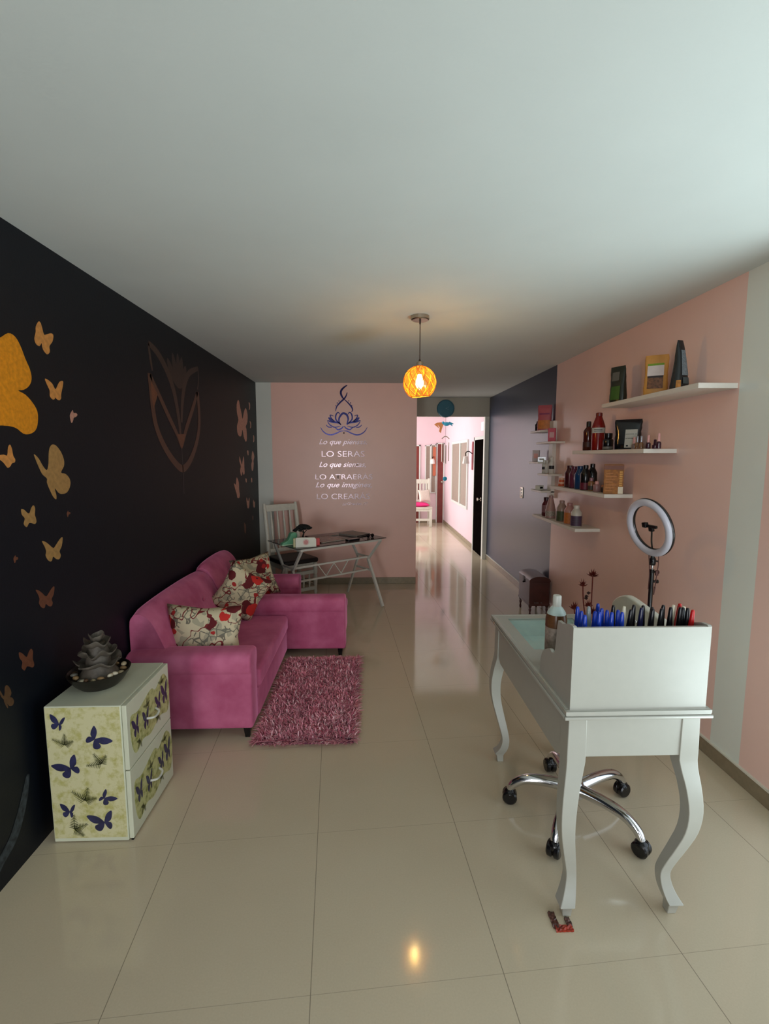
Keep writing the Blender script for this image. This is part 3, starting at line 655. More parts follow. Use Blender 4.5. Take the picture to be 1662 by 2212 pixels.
# ================================================================ SHELVES
M_shelf = mat('white laminate shelf', (222, 216, 206), rough=0.4, noise=0.02)
for y0, y1, z1, lab in ((2.385, 3.385, 1.975, 'highest long white wall shelf holding three food pouches'), (2.83, 3.842, 1.657, 'second long white wall shelf from the top holding red bottles and nail polish'),
                       (3.28, 4.305, 1.350, 'third long white wall shelf from the top holding coloured bottles and a gold box'), (3.725, 4.735, 1.040, 'lowest long white wall shelf holding five bottles')):
    o = MB().box((1.63, y0, z1-0.026), (XR-0.0005, y1, z1), bev=0.0015, seg=1).build('wall_shelf', M_shelf, smooth=False, base=(1.73, (y0+y1)/2, z1-0.026))
    tag(o, lab, 'shelf', group='long white wall shelves')
t = thing('zigzag_shelf', 'narrow white wall shelf of stepped small boards where the navy and pink paint meet', 'shelf', (XR, 4.75, 1.2))
MB().box((1.795, 4.70, 1.20), (XR-0.0005, 4.80, 1.96), bev=0.002).build('back_board', M_shelf, t, smooth=False)
ZS = [(4.79, 5.10, 1.865), (4.485, 4.90, 1.745), (4.83, 5.11, 1.548), (4.52, 4.83, 1.435), (4.70, 5.02, 1.262)]
for y0, y1, z in ZS:
    MB().box((1.70, y0, z-0.009), (XR-0.0005, y1, z+0.009), bev=0.003).build('small_shelf', M_shelf, t, smooth=False)

# ---- bottles and packs
def plastic(name, col, rough=0.25, **k): return mat(name, col, rough=rough, **k)
def bottle(x, y, z, H, R, m, mcap, label, cat='bottle', name='bottle', shoulder=0.68, neck=0.42, cap=0.16, band=None, sq=1.0, group=None, lines=None):
    """profiled bottle with cap; band=(f0,f1,material) wraps a label round the body; sq squashes it front to back"""
    t = thing(name, label, cat, (x, y, z), group=group)
    Hb = H*(1-cap); rn = R*neck
    M = Matrix.Diagonal((sq, 1, 1, 1))
    prof = [(0, 0.0005), (R*0.9, 0.0005), (R, 0.004), (R, H*shoulder*0.94), (R*0.93, H*shoulder), (R*0.72, H*(shoulder+(1-cap-shoulder)*0.45)), (rn*1.05, Hb*0.985), (rn, Hb), (0, Hb)]
    MB().lathe(prof, M=M, seg=24).build('body', m, t, local=True, angle=0.9)
    if cap > 0:
        MB().lathe([(0, Hb), (rn*1.12, Hb), (rn*1.12, H*0.985), (rn*0.95, H), (0, H)], M=M, seg=20).build('cap', mcap, t, local=True)
    if band:
        f0, f1, ml = band
        rr = R+0.0006
        lb = MB().lathe([(rr, H*f0), (rr, H*f1)], M=M, seg=24, caps=False).build('label', ml, t, local=True)
        if lines:
            a = MB()
            for i, (c_, h_) in enumerate(lines):
                zz = H*(f0+(f1-f0)*c_)
                V = []
                for k in range(9):
                    an = math.radians(180+25+ (75)*k/8)
                    for dz in (0, h_): V.append((sq*(rr+0.0004)*math.cos(an), (rr+0.0004)*math.sin(an), zz+dz))
                a.poly(V, [(2*k, 2*k+2, 2*k+3, 2*k+1) for k in range(8)])
            a.build('label_print', mat('dark label print', (60, 50, 60)), lb, local=True, smooth=False)
    return t
def pouch(x, y, z, W, H, D, rot, m, label, panels=(), cat='pouch', taper=0.25, lean=0.0, name='snack_pouch'):
    """stand-up pouch: gusseted bottom, flat sealed top. local +X is its front width, -Y its front"""
    t = thing(name, label, cat, (x, y, z), math.radians(rot))
    n = 10; secs = []
    for i in range(n+1):
        f = i/n; dd = D*(1-f)**0.6*(1.0 if f > 0.02 else 0.9)+0.0025; ww = W*(1-taper*f*0.25+0.03*math.sin(f*9))
        off = lean*f*f
        ring = []
        for k in range(16):
            a = 2*PI*k/16
            cx = math.copysign(abs(math.cos(a))**0.6, math.cos(a)); sy = math.copysign(abs(math.sin(a))**0.9, math.sin(a))
            cr = 1+0.05*math.sin(k*2.3+i*1.7+H*90)
            ring.append((ww/2*cx*(1+0.02*math.sin(i*2.9+k))+off, dd/2*sy*cr, H*f))
        secs.append(ring)
    b = MB().loft(secs).build('bag', m, t, local=True, angle=1.2)
    for px0, px1, f0, f1, mm, nm in panels:
        V = []; k = 6
        for i in range(k+1):
            f = f0+(f1-f0)*i/k; dd = D*(1-f)**0.6+0.0025; off = lean*f*f
            for j in range(5):
                u = px0+(px1-px0)*j/4; yy = -dd/2*(max(0.0, 1-abs(u*2)**3))**0.4*1.05-0.0018
                V.append((W*u*(1-taper*f*0.25)+off, yy, H*f))
        F = [(i*5+j, i*5+j+1, (i+1)*5+j+1, (i+1)*5+j) for i in range(k) for j in range(4)]
        MB().poly(V, F).build(nm, mm, t, local=True)
    return t
P_ = plastic
M_blk = P_('black plastic', (16, 14, 16), 0.2); M_gblk = P_('glossy black foil', (14, 15, 20), 0.15)
M_lab = mat('pale label paper', (176, 176, 168), rough=0.6)
# shelf 1
zt = 1.9755
pouch(1.70, 3.30, zt, 0.12, 0.245, 0.07, -66, P_('dark green coffee foil', (34, 38, 28), 0.3), 'dark green and black snack pouch, farthest on the highest shelf', [(-0.30, 0.30, 0.08, 0.45, mat('leaf green print', (52, 92, 30)), 'leaf_print'), (-0.3, 0.2, 0.60, 0.84, mat('grey foil print', (92, 90, 84)), 'label')], lean=-0.01)
pouch(1.74, 2.935, zt, 0.13, 0.245, 0.06, -32, P_('mustard kraft foil', (196, 140, 66), 0.4), 'mustard yellow pouch with a white label, middle one on the highest shelf',
      [(-0.36, 0.30, 0.18, 0.44, mat('brown granola print', (112, 72, 44), noise=0.5, nscale=90), 'window_print'), (-0.36, 0.30, 0.44, 0.49, mat('dark brown print', (42, 24, 20)), 'stripe'), (-0.38, 0.32, 0.49, 0.74, mat('white pouch label', (212, 200, 196)), 'label'), (-0.38, 0.32, 0.74, 0.79, mat('lime print', (112, 150, 24)), 'lime_stripe')])
pouch(1.735, 2.70, zt, 0.10, 0.275, 0.075, 12, P_('black coffee foil', (30, 34, 36), 0.25), 'tall black pouch with a peaked top, nearest on the highest shelf',
      [(-0.22, 0.44, 0.30, 0.80, mat('blue grey print panel', (112, 124, 130), noise=0.35, nscale=120), 'label'), (-0.47, -0.28, 0.04, 0.2, mat('orange print', (196, 130, 50), noise=0.4), 'fruit_print'), (-0.15, 0.42, 0.13, 0.26, mat('slate print', (70, 82, 84)), 'text_panel')], taper=2.6, lean=-0.012)
# shelf 2
z2 = 1.6575
bottle(1.71, 3.745, z2, 0.225, 0.038, P_('amber brown plastic', (70, 22, 14), 0.15), M_blk, 'dark amber bottle with black cap, farthest on the second shelf', band=(0.12, 0.3, mat('dark red label', (56, 16, 14))), cap=0.18)
bottle(1.70, 3.56, z2, 0.275, 0.046, P_('red plastic', (120, 16, 14), 0.2), P_('deep red cap', (96, 12, 12), 0.3), 'tall red bottle with a grey label on the second shelf', cap=0.09, neck=0.45, band=(0.46, 0.60, M_lab), lines=[(0.3, 0.004), (0.6, 0.004)])
bottle(1.69, 3.385, z2, 0.118, 0.034, M_blk, M_blk, 'small black jar between the red bottle and the black pouch', cat='jar', name='jar', shoulder=0.62, neck=0.72, cap=0.27, band=(0.06, 0.2, mat('grey jar label', (110, 106, 100))))
pouch(1.73, 3.20, z2, 0.165, 0.20, 0.075, -42, M_gblk, 'glossy black pouch with a white text label on the second shelf', [(-0.06, 0.38, 0.06, 0.66, M_lab, 'label'), (-0.04, 0.36, 0.36, 0.375, M_gblk, 'label_line'), (-0.04, 0.36, 0.5, 0.515, M_gblk, 'label_line'), (0.0, 0.08, 0.1, 0.15, M_gblk, 'stamp')], taper=0.0)
def polish(x, y, z, mb, mc, label, H=0.078, R=0.014, hc=0.5, lean=0.0):
    t = thing('nail_polish', label, 'nail polish', (x, y, z), group='nail polish bottles on the second shelf')
    MB().lathe([(0, 0.0005), (R, 0.0005), (R*1.05, 0.004), (R, H*0.38), (R*0.5, H*(1-hc)*0.95), (0, H*(1-hc)*0.95)], seg=18).build('bottle_body', mb, t, local=True)
    MB().lathe([(0, H*(1-hc)*0.93), (R*0.55, H*(1-hc)*0.93), (R*0.48, H*0.96), (R*0.3, H), (0, H)], seg=16).build('cap', mc, t, local=True)
M_pnk = P_('pale pink plastic', (216, 160, 156), 0.3); M_silv = mat('silver cap', (170, 172, 180), rough=0.2, metal=0.8); M_plum = P_('dark plum polish', (60, 30, 42), 0.1); M_clr = P_('clear grey polish', (128, 110, 104), 0.1); M_gpol = P_('bronze glitter polish', (120, 84, 56), 0.1)
polish(1.70, 3.065, z2, M_clr, M_pnk, 'nail polish with a rounded pink cap beside the black pouch')
polish(1.69, 3.010, z2, M_gpol, M_silv, 'bronze nail polish with a silver cap, left of the twin silver caps', H=0.082, hc=0.45)
polish(1.69, 2.965, z2, M_gpol, M_silv, 'bronze nail polish with a silver cap, right of the twin silver caps', H=0.082, hc=0.45)
polish(1.71, 2.93, z2, M_clr, M_clr, 'short clear polish bottle with a grey cap behind the twin silver caps', H=0.045, R=0.018)
polish(1.70, 2.905, z2, M_plum, M_pnk, 'plum nail polish with a thin pink cap in the row', H=0.084)
polish(1.70, 2.835, z2, M_plum, M_plum, 'dark plum polish bottle with a dark cap near the shelf end', H=0.055, R=0.016)
polish(1.70, 2.800, z2, M_plum, M_pnk, 'plum nail polish with a tall thin pink cap nearest the shelf end', H=0.09)
# shelf 3
z3 = 1.3505
t = thing('lip_balm_stack', 'small stacked orange and cream balm pots at the far end of the third shelf', 'cosmetic pot', (1.72, 4.25, z3))
M_or = P_('orange pot', (208, 92, 48), 0.4); M_crm = P_('cream pot', (226, 178, 150), 0.4)
for i in range(4):
    MB().lathe([(0, 0.0005+i*0.018), (0.03-i*0.002, 0.0005+i*0.018), (0.032-i*0.002, 0.006+i*0.018), (0.029-i*0.002, 0.0175+i*0.018), (0, 0.0175+i*0.018)], seg=20).build('pot', M_or if i % 2 == 0 else M_crm, t, local=True)
bottle(1.75, 4.17, z3, 0.05, 0.02, P_('dark green glass', (46, 60, 56), 0.2), M_blk, 'tiny dark green bottle beside the orange balm stack', shoulder=0.5, cap=0.3)
bottle(1.71, 4.06, z3, 0.185, 0.042, P_('maroon plastic', (66, 18, 26), 0.2), P_('maroon cap', (60, 16, 24), 0.3), 'maroon bottle, leftmost of the tall bottles on the third shelf', cap=0.12, neck=0.55)
bottle(1.70, 3.948, z3, 0.18, 0.040, P_('purple plastic', (92, 38, 58), 0.2), P_('purple cap', (84, 34, 52), 0.3), 'purple bottle between the maroon and the blue bottles', cap=0.12, neck=0.55)
bottle(1.70, 3.832, z3, 0.185, 0.043, P_('deep blue plastic', (16, 56, 98), 0.2), P_('deep blue cap', (16, 50, 90), 0.3), 'deep blue bottle on the third shelf', cap=0.12, neck=0.55)
bottle(1.75, 3.73, z3, 0.205, 0.036, M_blk, M_blk, 'black bottle behind another one right of the deep blue bottle', cap=0.14, neck=0.45)
bottle(1.685, 3.705, z3, 0.195, 0.038, M_blk, M_blk, 'black bottle with a wine red lower label right of the deep blue bottle', cap=0.14, neck=0.45, band=(0.03, 0.3, mat('wine label', (92, 14, 34))))
bottle(1.69, 3.612, z3, 0.10, 0.024, P_('gold brown plastic', (132, 92, 60), 0.3), P_('mauve cap', (150, 110, 120), 0.3), 'small gold brown bottle with a mauve cap by the black bottles', cap=0.25, neck=0.5, band=(0.1, 0.4, mat('dark small label', (50, 44, 34))))
bottle(1.69, 3.52, z3, 0.078, 0.026, P_('dusty pink plastic', (150, 112, 112), 0.3), M_pnk, 'small dusty pink bottle with a pink cap on the third shelf', cap=0.28, neck=0.5)
bottle(1.71, 3.46, z3, 0.055, 0.018, P_('dark brown jar', (48, 36, 34), 0.3), P_('tan cap', (168, 112, 80), 0.3), 'tiny dark bottle with a tan cap left of the gold box', cap=0.35, neck=0.7)
t = thing('gold_box', 'tall gold and orange carton with vertical lettering at the near end of the third shelf', 'box', (1.72, 3.34, z3), math.radians(-25))
M_goldbox = mat('amber gold carton', (150, 92, 22), rough=0.6, noise=0.25, nscale=60)
MB().box((-0.062, -0.04, 0.0005), (0.062, 0.04, 0.205), bev=0.002).build('carton', M_goldbox, t, local=True, smooth=False)
MB().box((0.03, -0.0415, 0.003), (0.061, -0.0402, 0.05)).build('barcode_panel', mat('white carton panel', (215, 205, 180)), t, local=True, smooth=False)
MB().box((-0.0615, -0.0412, 0.17), (0.0615, -0.0403, 0.2)).build('top_band', mat('dark orange carton', (110, 54, 22)), t, local=True, smooth=False)
a = MB()
for i in range(7): a.box((0.036, -0.0414, 0.056+i*0.0155), (0.054, -0.0404, 0.066+i*0.0155))
a.build('lettering', mat('yellow lettering', (206, 150, 50)), t, local=True, smooth=False)
a = MB()
for i in range(7): a.box((-0.05, -0.0412, 0.02+i*0.02), (-0.05+0.045+0.012*(i % 3), -0.0404, 0.026+i*0.02))
a.build('printed_lines', mat('ochre lettering', (176, 108, 32)), t, local=True, smooth=False)
# shelf 4
z4 = 1.0405
bottle(1.71, 4.57, z4, 0.18, 0.044, P_('wine plastic', (84, 18, 30), 0.2), P_('dark wine cap', (50, 14, 26), 0.3), 'wine red bottle, farthest on the lowest long shelf', cap=0.16, neck=0.6, band=(0.2, 0.6, mat('pinkish grey label', (130, 92, 96))))
bottle(1.69, 4.41, z4, 0.21, 0.046, P_('frosted pink plastic', (160, 124, 118), 0.3), P_('frosted cap', (150, 112, 106), 0.3), 'frosted pinkish conical bottle, second on the lowest long shelf', shoulder=0.4, neck=0.4, cap=0.1, band=(0.1, 0.32, mat('grey leaf label', (150, 140, 128), noise=0.4, nscale=80)))
bottle(1.70, 4.175, z4, 0.185, 0.044, P_('cloudy plastic', (150, 124, 112), 0.3), P_('cloudy cap', (150, 120, 112), 0.3), 'cloudy bottle with a green label, middle one on the lowest long shelf', cap=0.12, neck=0.45, band=(0.04, 0.5, mat('green herbal label', (64, 74, 44), noise=0.4, nscale=70)))
bottle(1.70, 4.01, z4, 0.18, 0.043, P_('pale lilac plastic', (176, 130, 124), 0.3), P_('lilac cap', (168, 120, 118), 0.3), 'pale bottle with an orange label, fourth on the lowest long shelf', cap=0.12, neck=0.45, band=(0.04, 0.55, mat('orange bottle label', (186, 108, 50), noise=0.15, nscale=70)))
bottle(1.69, 3.85, z4, 0.175, 0.043, P_('white bottle plastic', (190, 184, 172), 0.3), P_('white bottle cap', (200, 194, 182), 0.3), 'white bottle with a dark purple label, nearest on the lowest long shelf', cap=0.14, neck=0.48, band=(0.05, 0.52, mat('dark purple label', (72, 52, 74))), lines=[(0.3, 0.006), (0.5, 0.006), (0.7, 0.006)])
# zigzag shelf items
pouch(1.765, 4.86, 1.875, 0.14, 0.25, 0.07, -30, mat('pink and gold foil', (176, 84, 92), rough=0.35), 'tall pink and gold pouch on the top small board of the zigzag shelf', [(-0.42, 0.42, 0.05, 0.4, mat('gold print', (190, 112, 50), noise=0.2), 'gold_print'), (-0.36, 0.36, 0.62, 0.68, mat('magenta print', (130, 50, 90)), 'lettering')], taper=0.2)
bottle(1.75, 5.02, 1.8745, 0.10, 0.025, M_blk, M_blk, 'small black bottle behind the pink and gold pouch on the zigzag shelf')
def small_box(name, label, cat, c, s, rot, m, extra=None):
    t = thing(name, label, cat, c, math.radians(rot))
    MB().box((-s[0]/2, -s[1]/2, 0.0004), (s[0]/2, s[1]/2, s[2]), bev=0.002, seg=1).build('box', m, t, local=True, smooth=False)
    if extra: MB().box((-s[0]*0.3, -s[1]/2-0.001, s[2]*0.3), (s[0]*0.3, -s[1]/2, s[2]*0.7)).build('label', extra, t, local=True, smooth=False)
small_box('pink_box', 'raspberry pink carton on the second small board of the zigzag shelf', 'box', (1.77, 4.66, 1.7545), (0.07, 0.05, 0.13), -25, mat('raspberry carton', (190, 62, 84)), mat('pale pink print', (200, 150, 150)))
small_box('picture_box', 'small white box with a pink figure on the third small board of the zigzag shelf', 'box', (1.75, 5.03, 1.5575), (0.07, 0.05, 0.12), -25, mat('lilac white carton', (190, 176, 176)), mat('salmon print', (214, 150, 140)))
small_box('silver_case', 'flat silver and black case beside the box with the pink figure', 'case', (1.765, 4.90, 1.5575), (0.08, 0.06, 0.05), -20, M_gblk, M_lab)
M_wp = P_('white pump plastic', (200, 198, 190), 0.3); lb = mat('black ring label', (24, 24, 28))
for y, lab, H in ((4.79, 'white bottle with a black label band, left one on the fourth small board', 0.13), (4.72, 'narrow white bottle between the two black-banded bottles on the fourth small board', 0.13), (4.60, 'white bottle with a black label band, right one on the fourth small board', 0.16)):
    bottle(1.755, y, 1.4445, H, 0.019 if 'narrow' in lab else 0.024, M_wp, M_wp, lab, band=None if 'narrow' in lab else (0.3, 0.5, lb), cap=0.2, neck=0.55, group='white bottles on the zigzag shelf')
small_box('cream_box', 'small cream box lying on the lowest small board of the zigzag shelf', 'box', (1.745, 4.88, 1.2715), (0.07, 0.05, 0.045), 30, M_cream, M_gblk)

# ================================================================ MANICURE DESK
DX0, DX1, DY0, DY1, DZ = 0.636, 1.121, 1.455, 2.425, 0.785
M_desk = mat('white lacquered desk', (175, 174, 164), rough=0.28, noise=0.015)
desk = thing('manicure_desk', 'white lacquered desk with curved legs and a pen box on its near end', 'desk', (0.88, 1.94, 0))
# top: frame around a glazed well
gx0, gx1, gy0, gy1 = 0.705, 1.04, 1.965, 2.362
bm = MB()
bm.box((DX0, DY0, DZ-0.012), (DX1, gy0, DZ)).box((DX0, gy1, DZ-0.012), (DX1, DY1, DZ)).box((DX0, gy0, DZ-0.012), (gx0, gy1, DZ)).box((gx1, gy0, DZ-0.012), (DX1, gy1, DZ))
bm.build('tabletop', M_desk, desk, smooth=False)
# moulding around the edge of the top
def frame_ring(bm, o, z0, z1):
    x0, x1, y0, y1 = DX0+o, DX1-o, DY0+o, DY1-o; w = 0.012
    bm.box((x0, y0, z0), (x1, y0+w, z1), 0.0025, 2).box((x0, y1-w, z0), (x1, y1, z1), 0.0025, 2).box((x0, y0+w, z0), (x0+w, y1-w, z1), 0.0025, 2).box((x1-w, y0+w, z0), (x1, y1-w, z1), 0.0025, 2)
bm = MB(); frame_ring(bm, 0.006, DZ-0.009, DZ+0.001); frame_ring(bm, 0.001, DZ-0.017, DZ-0.008); frame_ring(bm, -0.004, DZ-0.028, DZ-0.017)
bm.build('edge_moulding', M_desk, desk, angle=0.9)
MB().box((gx0, gy0, DZ-0.006), (gx1, gy1, DZ-0.002)).build('glass_panel', mat('greenish desk glass', (200, 225, 215), rough=0.03, alpha=0.28, noise=0.0), desk, smooth=False)
MB().box((gx0, gy0, DZ-0.10), (gx1, gy1, DZ-0.095)).box((gx0-0.006, gy0, DZ-0.1), (gx0, gy1, DZ-0.012)).box((gx1, gy0, DZ-0.1), (gx1+0.006, gy1, DZ-0.012)).box((gx0, gy0-0.006, DZ-0.1), (gx1, gy0, DZ-0.012)).box((gx0, gy1, DZ-0.1), (gx1, gy1+0.006, DZ-0.012)).build('display_well', mat('pale aqua well', (190, 214, 208), rough=0.5), desk, smooth=False)
ax0, ax1, ay0, ay1 = 0.655, 1.10, 1.475, 2.41
def apron(name, lo, hi): return MB().box(lo, hi, 0.002, 1).build(name, M_desk, desk, smooth=False)
apron('end_apron', (ax0+0.05, ay0+0.004, 0.612), (ax1-0.05, ay0+0.022, DZ-0.02))
apron('end_apron', (ax0+0.05, ay1-0.022, 0.612), (ax1-0.05, ay1-0.004, DZ-0.02))
# long side apron tapers in a straight cut, deep in the middle and shallow at both legs
for x in (ax0+0.004, ax1-0.022):
    MB().prism([(ay0+0.05, DZ-0.02), (ay1-0.05, DZ-0.02), (ay1-0.05, 0.60), (ay1-0.10, 0.565), (ay0+0.10, 0.565), (ay0+0.05, 0.60)], 'x', x, x+0.018).build('side_apron', M_desk, desk, smooth=False)
LEG = [(0.767, 0.0, 0.060), (0.62, 0.0, 0.064), (0.57, 0.004, 0.060), (0.50, 0.018, 0.054), (0.42, 0.027, 0.050), (0.34, 0.022, 0.046), (0.26, 0.004, 0.042), (0.19, -0.014, 0.038), (0.14, -0.024, 0.036), (0.10, -0.020, 0.040), (0.07, -0.010, 0.046), (0.048, 0.002, 0.052), (0.040, 0.004, 0.052), (0.036, -0.001, 0.036), (0.0, -0.004, 0.030)]
def cabriole(sx, sy):
    cx = ax0+0.031 if sx < 0 else ax1-0.031; cy = ay0+0.031 if sy < 0 else ay1-0.031
    P = catmull([(z, o, w) for z, o, w in LEG[:-3]], 3)
    P = [tuple(p) for p in P]+[LEG[-2], LEG[-1]]
    secs = []
    for z, o, w in P:
        x = cx+sx*o*0.92; y = cy+sy*o*1.1; h = w/2
        if z > 0.59: x = cx; y = cy
        zz = max(z, 0.0005)
        secs.append([(x-h, y-h, zz), (x+h, y-h, zz), (x+h, y+h, zz), (x-h, y+h, zz)])
    o = MB().loft(secs).build('leg', M_desk, desk, angle=0.7)
    md = o.modifiers.new('soft edges', 'BEVEL'); md.width = 0.002; md.segments = 2; md.limit_method = 'ANGLE'; md.angle_limit = 1.0
for sx in (-1, 1):
    for sy in (-1, 1): cabriole(sx, sy)
# pen box
bx0, bx1, by0, by1 = 0.652, 1.106, 1.466, 1.745
side = [(by0, DZ), (by0, 1.064)]+[(p.x, p.y) for p in catmull([(1.472, 1.068, 0), (1.50, 1.066, 0), (1.530, 1.056, 0), (1.55, 1.048, 0)], 3)]
side += [(p.x, p.y) for p in catmull([(1.590, 1.046, 0), (1.597, 1.02, 0), (1.602, 0.97, 0), (1.612, 0.925, 0), (1.632, 0.912, 0), (1.655, 0.917, 0), (1.685, 0.905, 0), (1.722, 0.880, 0), (1.740, 0.845, 0), (by1, 0.80, 0)], 4)] + [(by1, DZ)]
for x in (bx0, bx1-0.012):
    MB().prism(side, 'x', x, x+0.012).build('box_side', M_desk, desk, smooth=False)
MB().box((bx0+0.012, by0, DZ), (bx1-0.012, by0+0.012, 1.0635)).build('box_back', M_desk, desk, smooth=False)
MB().box((bx0+0.012, 1.612, DZ), (bx1-0.012, 1.622, 0.905)).build('box_divider', M_desk, desk, smooth=False)
MB().box((bx0+0.012, by0+0.012, 0.955), (bx1-0.012, 1.612, 0.962)).build('box_shelf', M_desk, desk, smooth=False)
MB().box((bx0+0.012, 1.728, DZ), (bx1-0.012, 1.738, 0.84)).build('box_front', M_desk, desk, smooth=False)

# pens in the box
PM = {'blue': P_('royal blue pen plastic', (22, 58, 168), 0.22), 'black': P_('black pen plastic', (14, 14, 18), 0.25), 'red': P_('red pen plastic', (188, 22, 22), 0.25),
      'white': P_('cream pen plastic', (216, 208, 184), 0.3), 'navy': P_('navy pen plastic', (22, 24, 60), 0.22), 'clear': P_('greyish clear pen plastic', (140, 150, 150), 0.15)}
PENS = [(340, 435, 'blue'), (380, 470, 'blue'), (415, 500, 'blue'), (447, 420, 'clear'), (500, 465, 'blue'), (530, 405, 'blue'), (545, 495, 'blue'), (570, 440, 'blue'), (630, 465, 'blue'), (663, 492, 'blue'), (675, 420, 'black'),
        (738, 462, 'blue'), (762, 484, 'blue'), (780, 425, 'white'), (830, 455, 'black'), (862, 425, 'black'), (938, 460, 'navy'), (962, 430, 'black'), (1048, 428, 'black'), (1042, 456, 'black'), (1145, 425, 'black'), (1133, 452, 'black'),
        (1235, 415, 'white'), (1228, 452, 'black'), (1298, 408, 'red'), (1322, 450, 'black'), (1385, 440, 'black'), (1408, 464, 'black'), (1426, 420, 'red'), (1478, 440, 'white'), (1504, 468, 'red')]
ORD = ['leftmost', 'second', 'third', 'fourth', 'fifth', 'sixth', 'seventh', 'eighth', 'ninth', 'tenth', 'eleventh', 'twelfth', 'thirteenth']
cnt = {}; tot = {}
for _, _, c in PENS: tot[c] = tot.get(c, 0)+1
used = []
for cx_, cy_, c in PENS:
    row = (510-cy_)/100.0                      # 0 front row .. 1 back row
    y = 1.497+0.105*max(0, min(1, row))
    px = 1170+cx_/4.49
    x = 0.654+(px-1239)/(1535-1239)*0.449
    x = x+(y-1.47)*(x)/1.47*1.0               # rows further back stand further along the sight of the row
    x = min(max(x, bx0+0.026), bx1-0.03)
    for ux, uy in used:
        if abs(ux-x) < 0.0125 and abs(uy-y) < 0.0135: y = uy+0.0140 if y >= uy else uy-0.0140
    used.append((x, y))
    n = cnt.get(c, 0); cnt[c] = n+1
    if tot[c] == 1: lab = '%s tapered pen cap standing in the white pen box' % {'navy': 'single dark navy', 'clear': 'single grey translucent'}.get(c, c)
    else: lab = '%s %s tapered pen cap from the left in the white pen box' % (ORD[n], c)
    t = thing('pen', lab, 'pen', (x, y, 0.9625), group='capped pens in the white desk box')
    lean = random.uniform(-3, 3)+(5 if cx_ > 800 else 2)
    M = rotM(x=random.uniform(-2, 2), y=lean*0.5)
    H = 0.133+random.uniform(-0.003, 0.006)
    MB().lathe([(0, 0), (0.008, 0), (0.0095, 0.03), (0.0098, 0.05), (0, 0.05)], M=M, seg=12).build('barrel', PM[c], t, local=True)
    MB().lathe([(0, 0.048), (0.0100, 0.048), (0.0092, 0.075), (0.0062, H*0.93), (0.0050, H*0.985), (0.0040, H), (0, H)], M=M, seg=12).build('cap', PM[c], t, local=True)
# big lotion bottle on the desk
t = thing('lotion_bottle', 'brown bottle with white cap and shoulder standing on the desk beside the pen box', 'bottle', (0.730, 1.80, DZ))
M_lbw = mat('white milky plastic', (206, 206, 196), rough=0.3, noise=0.02); M_lbb = mat('brown liquid', (96, 62, 38), rough=0.25, noise=0.25, nscale=50)
MB().lathe([(0, 0.0005), (0.036, 0.0005), (0.040, 0.006), (0.040, 0.15), (0.0405, 0.165), (0.039, 0.19), (0.037, 0.20), (0, 0.20)], seg=28).build('lower_body', mat('grey printed label', (150, 134, 122), rough=0.5, noise=0.35, nscale=70), t, local=True)
MB().lathe([(0.0, 0.165), (0.0412, 0.165), (0.0405, 0.195), (0.037, 0.215), (0, 0.215)], seg=28).build('amber_band', M_lbb, t, local=True)
MB().lathe([(0, 0.205), (0.038, 0.205), (0.034, 0.222), (0.024, 0.238), (0.016, 0.246), (0, 0.246)], seg=28).build('shoulder', mat('pale aqua plastic', (184, 200, 194), rough=0.3), t, local=True)
MB().lathe([(0, 0.244), (0.0165, 0.244), (0.0165, 0.284), (0.0145, 0.288), (0, 0.288)], seg=24).build('cap', M_lbw, t, local=True)
# things under the glass
t = thing('glass_jar', 'small white glass jar under the glass of the desk', 'jar', (0.84, 2.03, DZ-0.095))
MB().lathe([(0, 0.0005), (0.028, 0.0005), (0.03, 0.01), (0.03, 0.04), (0.024, 0.046), (0, 0.046)]).build('body', mat('milky glass', (205, 215, 200), rough=0.2), t, local=True)
MB().lathe([(0, 0.046), (0.025, 0.046), (0.025, 0.058), (0, 0.058)]).build('lid', M_lbw, t, local=True)
t = thing('coiled_cable', 'white coiled cable lying under the glass of the desk', 'cable', (0.79, 2.10, DZ-0.095)); 
pts = [(0.79+0.035*math.cos(a*0.6)*(1+0.1*math.sin(a)), 2.10+0.045*math.sin(a*0.6), DZ-0.091+0.002*a/3) for a in range(0, 30)]
MB().tube(pts, 0.003, seg=8).build('cable', mat('grey white cable', (150, 165, 160)), t)
# folded wrapper under the near left leg
cx0 = ax0+0.031
rw = random.Random(2); bm = MB()
def crumpled(x0, y0, x1, y1, nx, ny, mi):
    V = []; F = []
    for i in range(nx+1):
        for j in range(ny+1):
            V.append((x0+(x1-x0)*i/nx+rw.uniform(-0.001, 0.001), y0+(y1-y0)*j/ny+rw.uniform(-0.001, 0.001), rw.uniform(0.003, 0.009)))
    n = len(V); V += [(x, y, 0.0004) for x, y, z in V]
    q = lambda i, j: i*(ny+1)+j
    for i in range(nx):
        for j in range(ny): F.append((q(i, j), q(i+1, j), q(i+1, j+1), q(i, j+1))); F.append((n+q(i, j+1), n+q(i+1, j+1), n+q(i+1, j), n+q(i, j)))
    for i in range(nx): F += [(q(i, 0), n+q(i, 0), n+q(i+1, 0), q(i+1, 0)), (q(i+1, ny), n+q(i+1, ny), n+q(i, ny), q(i, ny))]
    for j in range(ny): F += [(q(0, j+1), n+q(0, j+1), n+q(0, j), q(0, j)), (q(nx, j), n+q(nx, j), n+q(nx, j+1), q(nx, j+1))]
    bm.mi = mi; bm.poly(V, F)
crumpled(0.626, 1.452, 0.648, 1.512, 4, 9, 0); crumpled(0.632, 1.440, 0.692, 1.462, 9, 4, 1); crumpled(0.676, 1.458, 0.694, 1.490, 3, 5, 0)
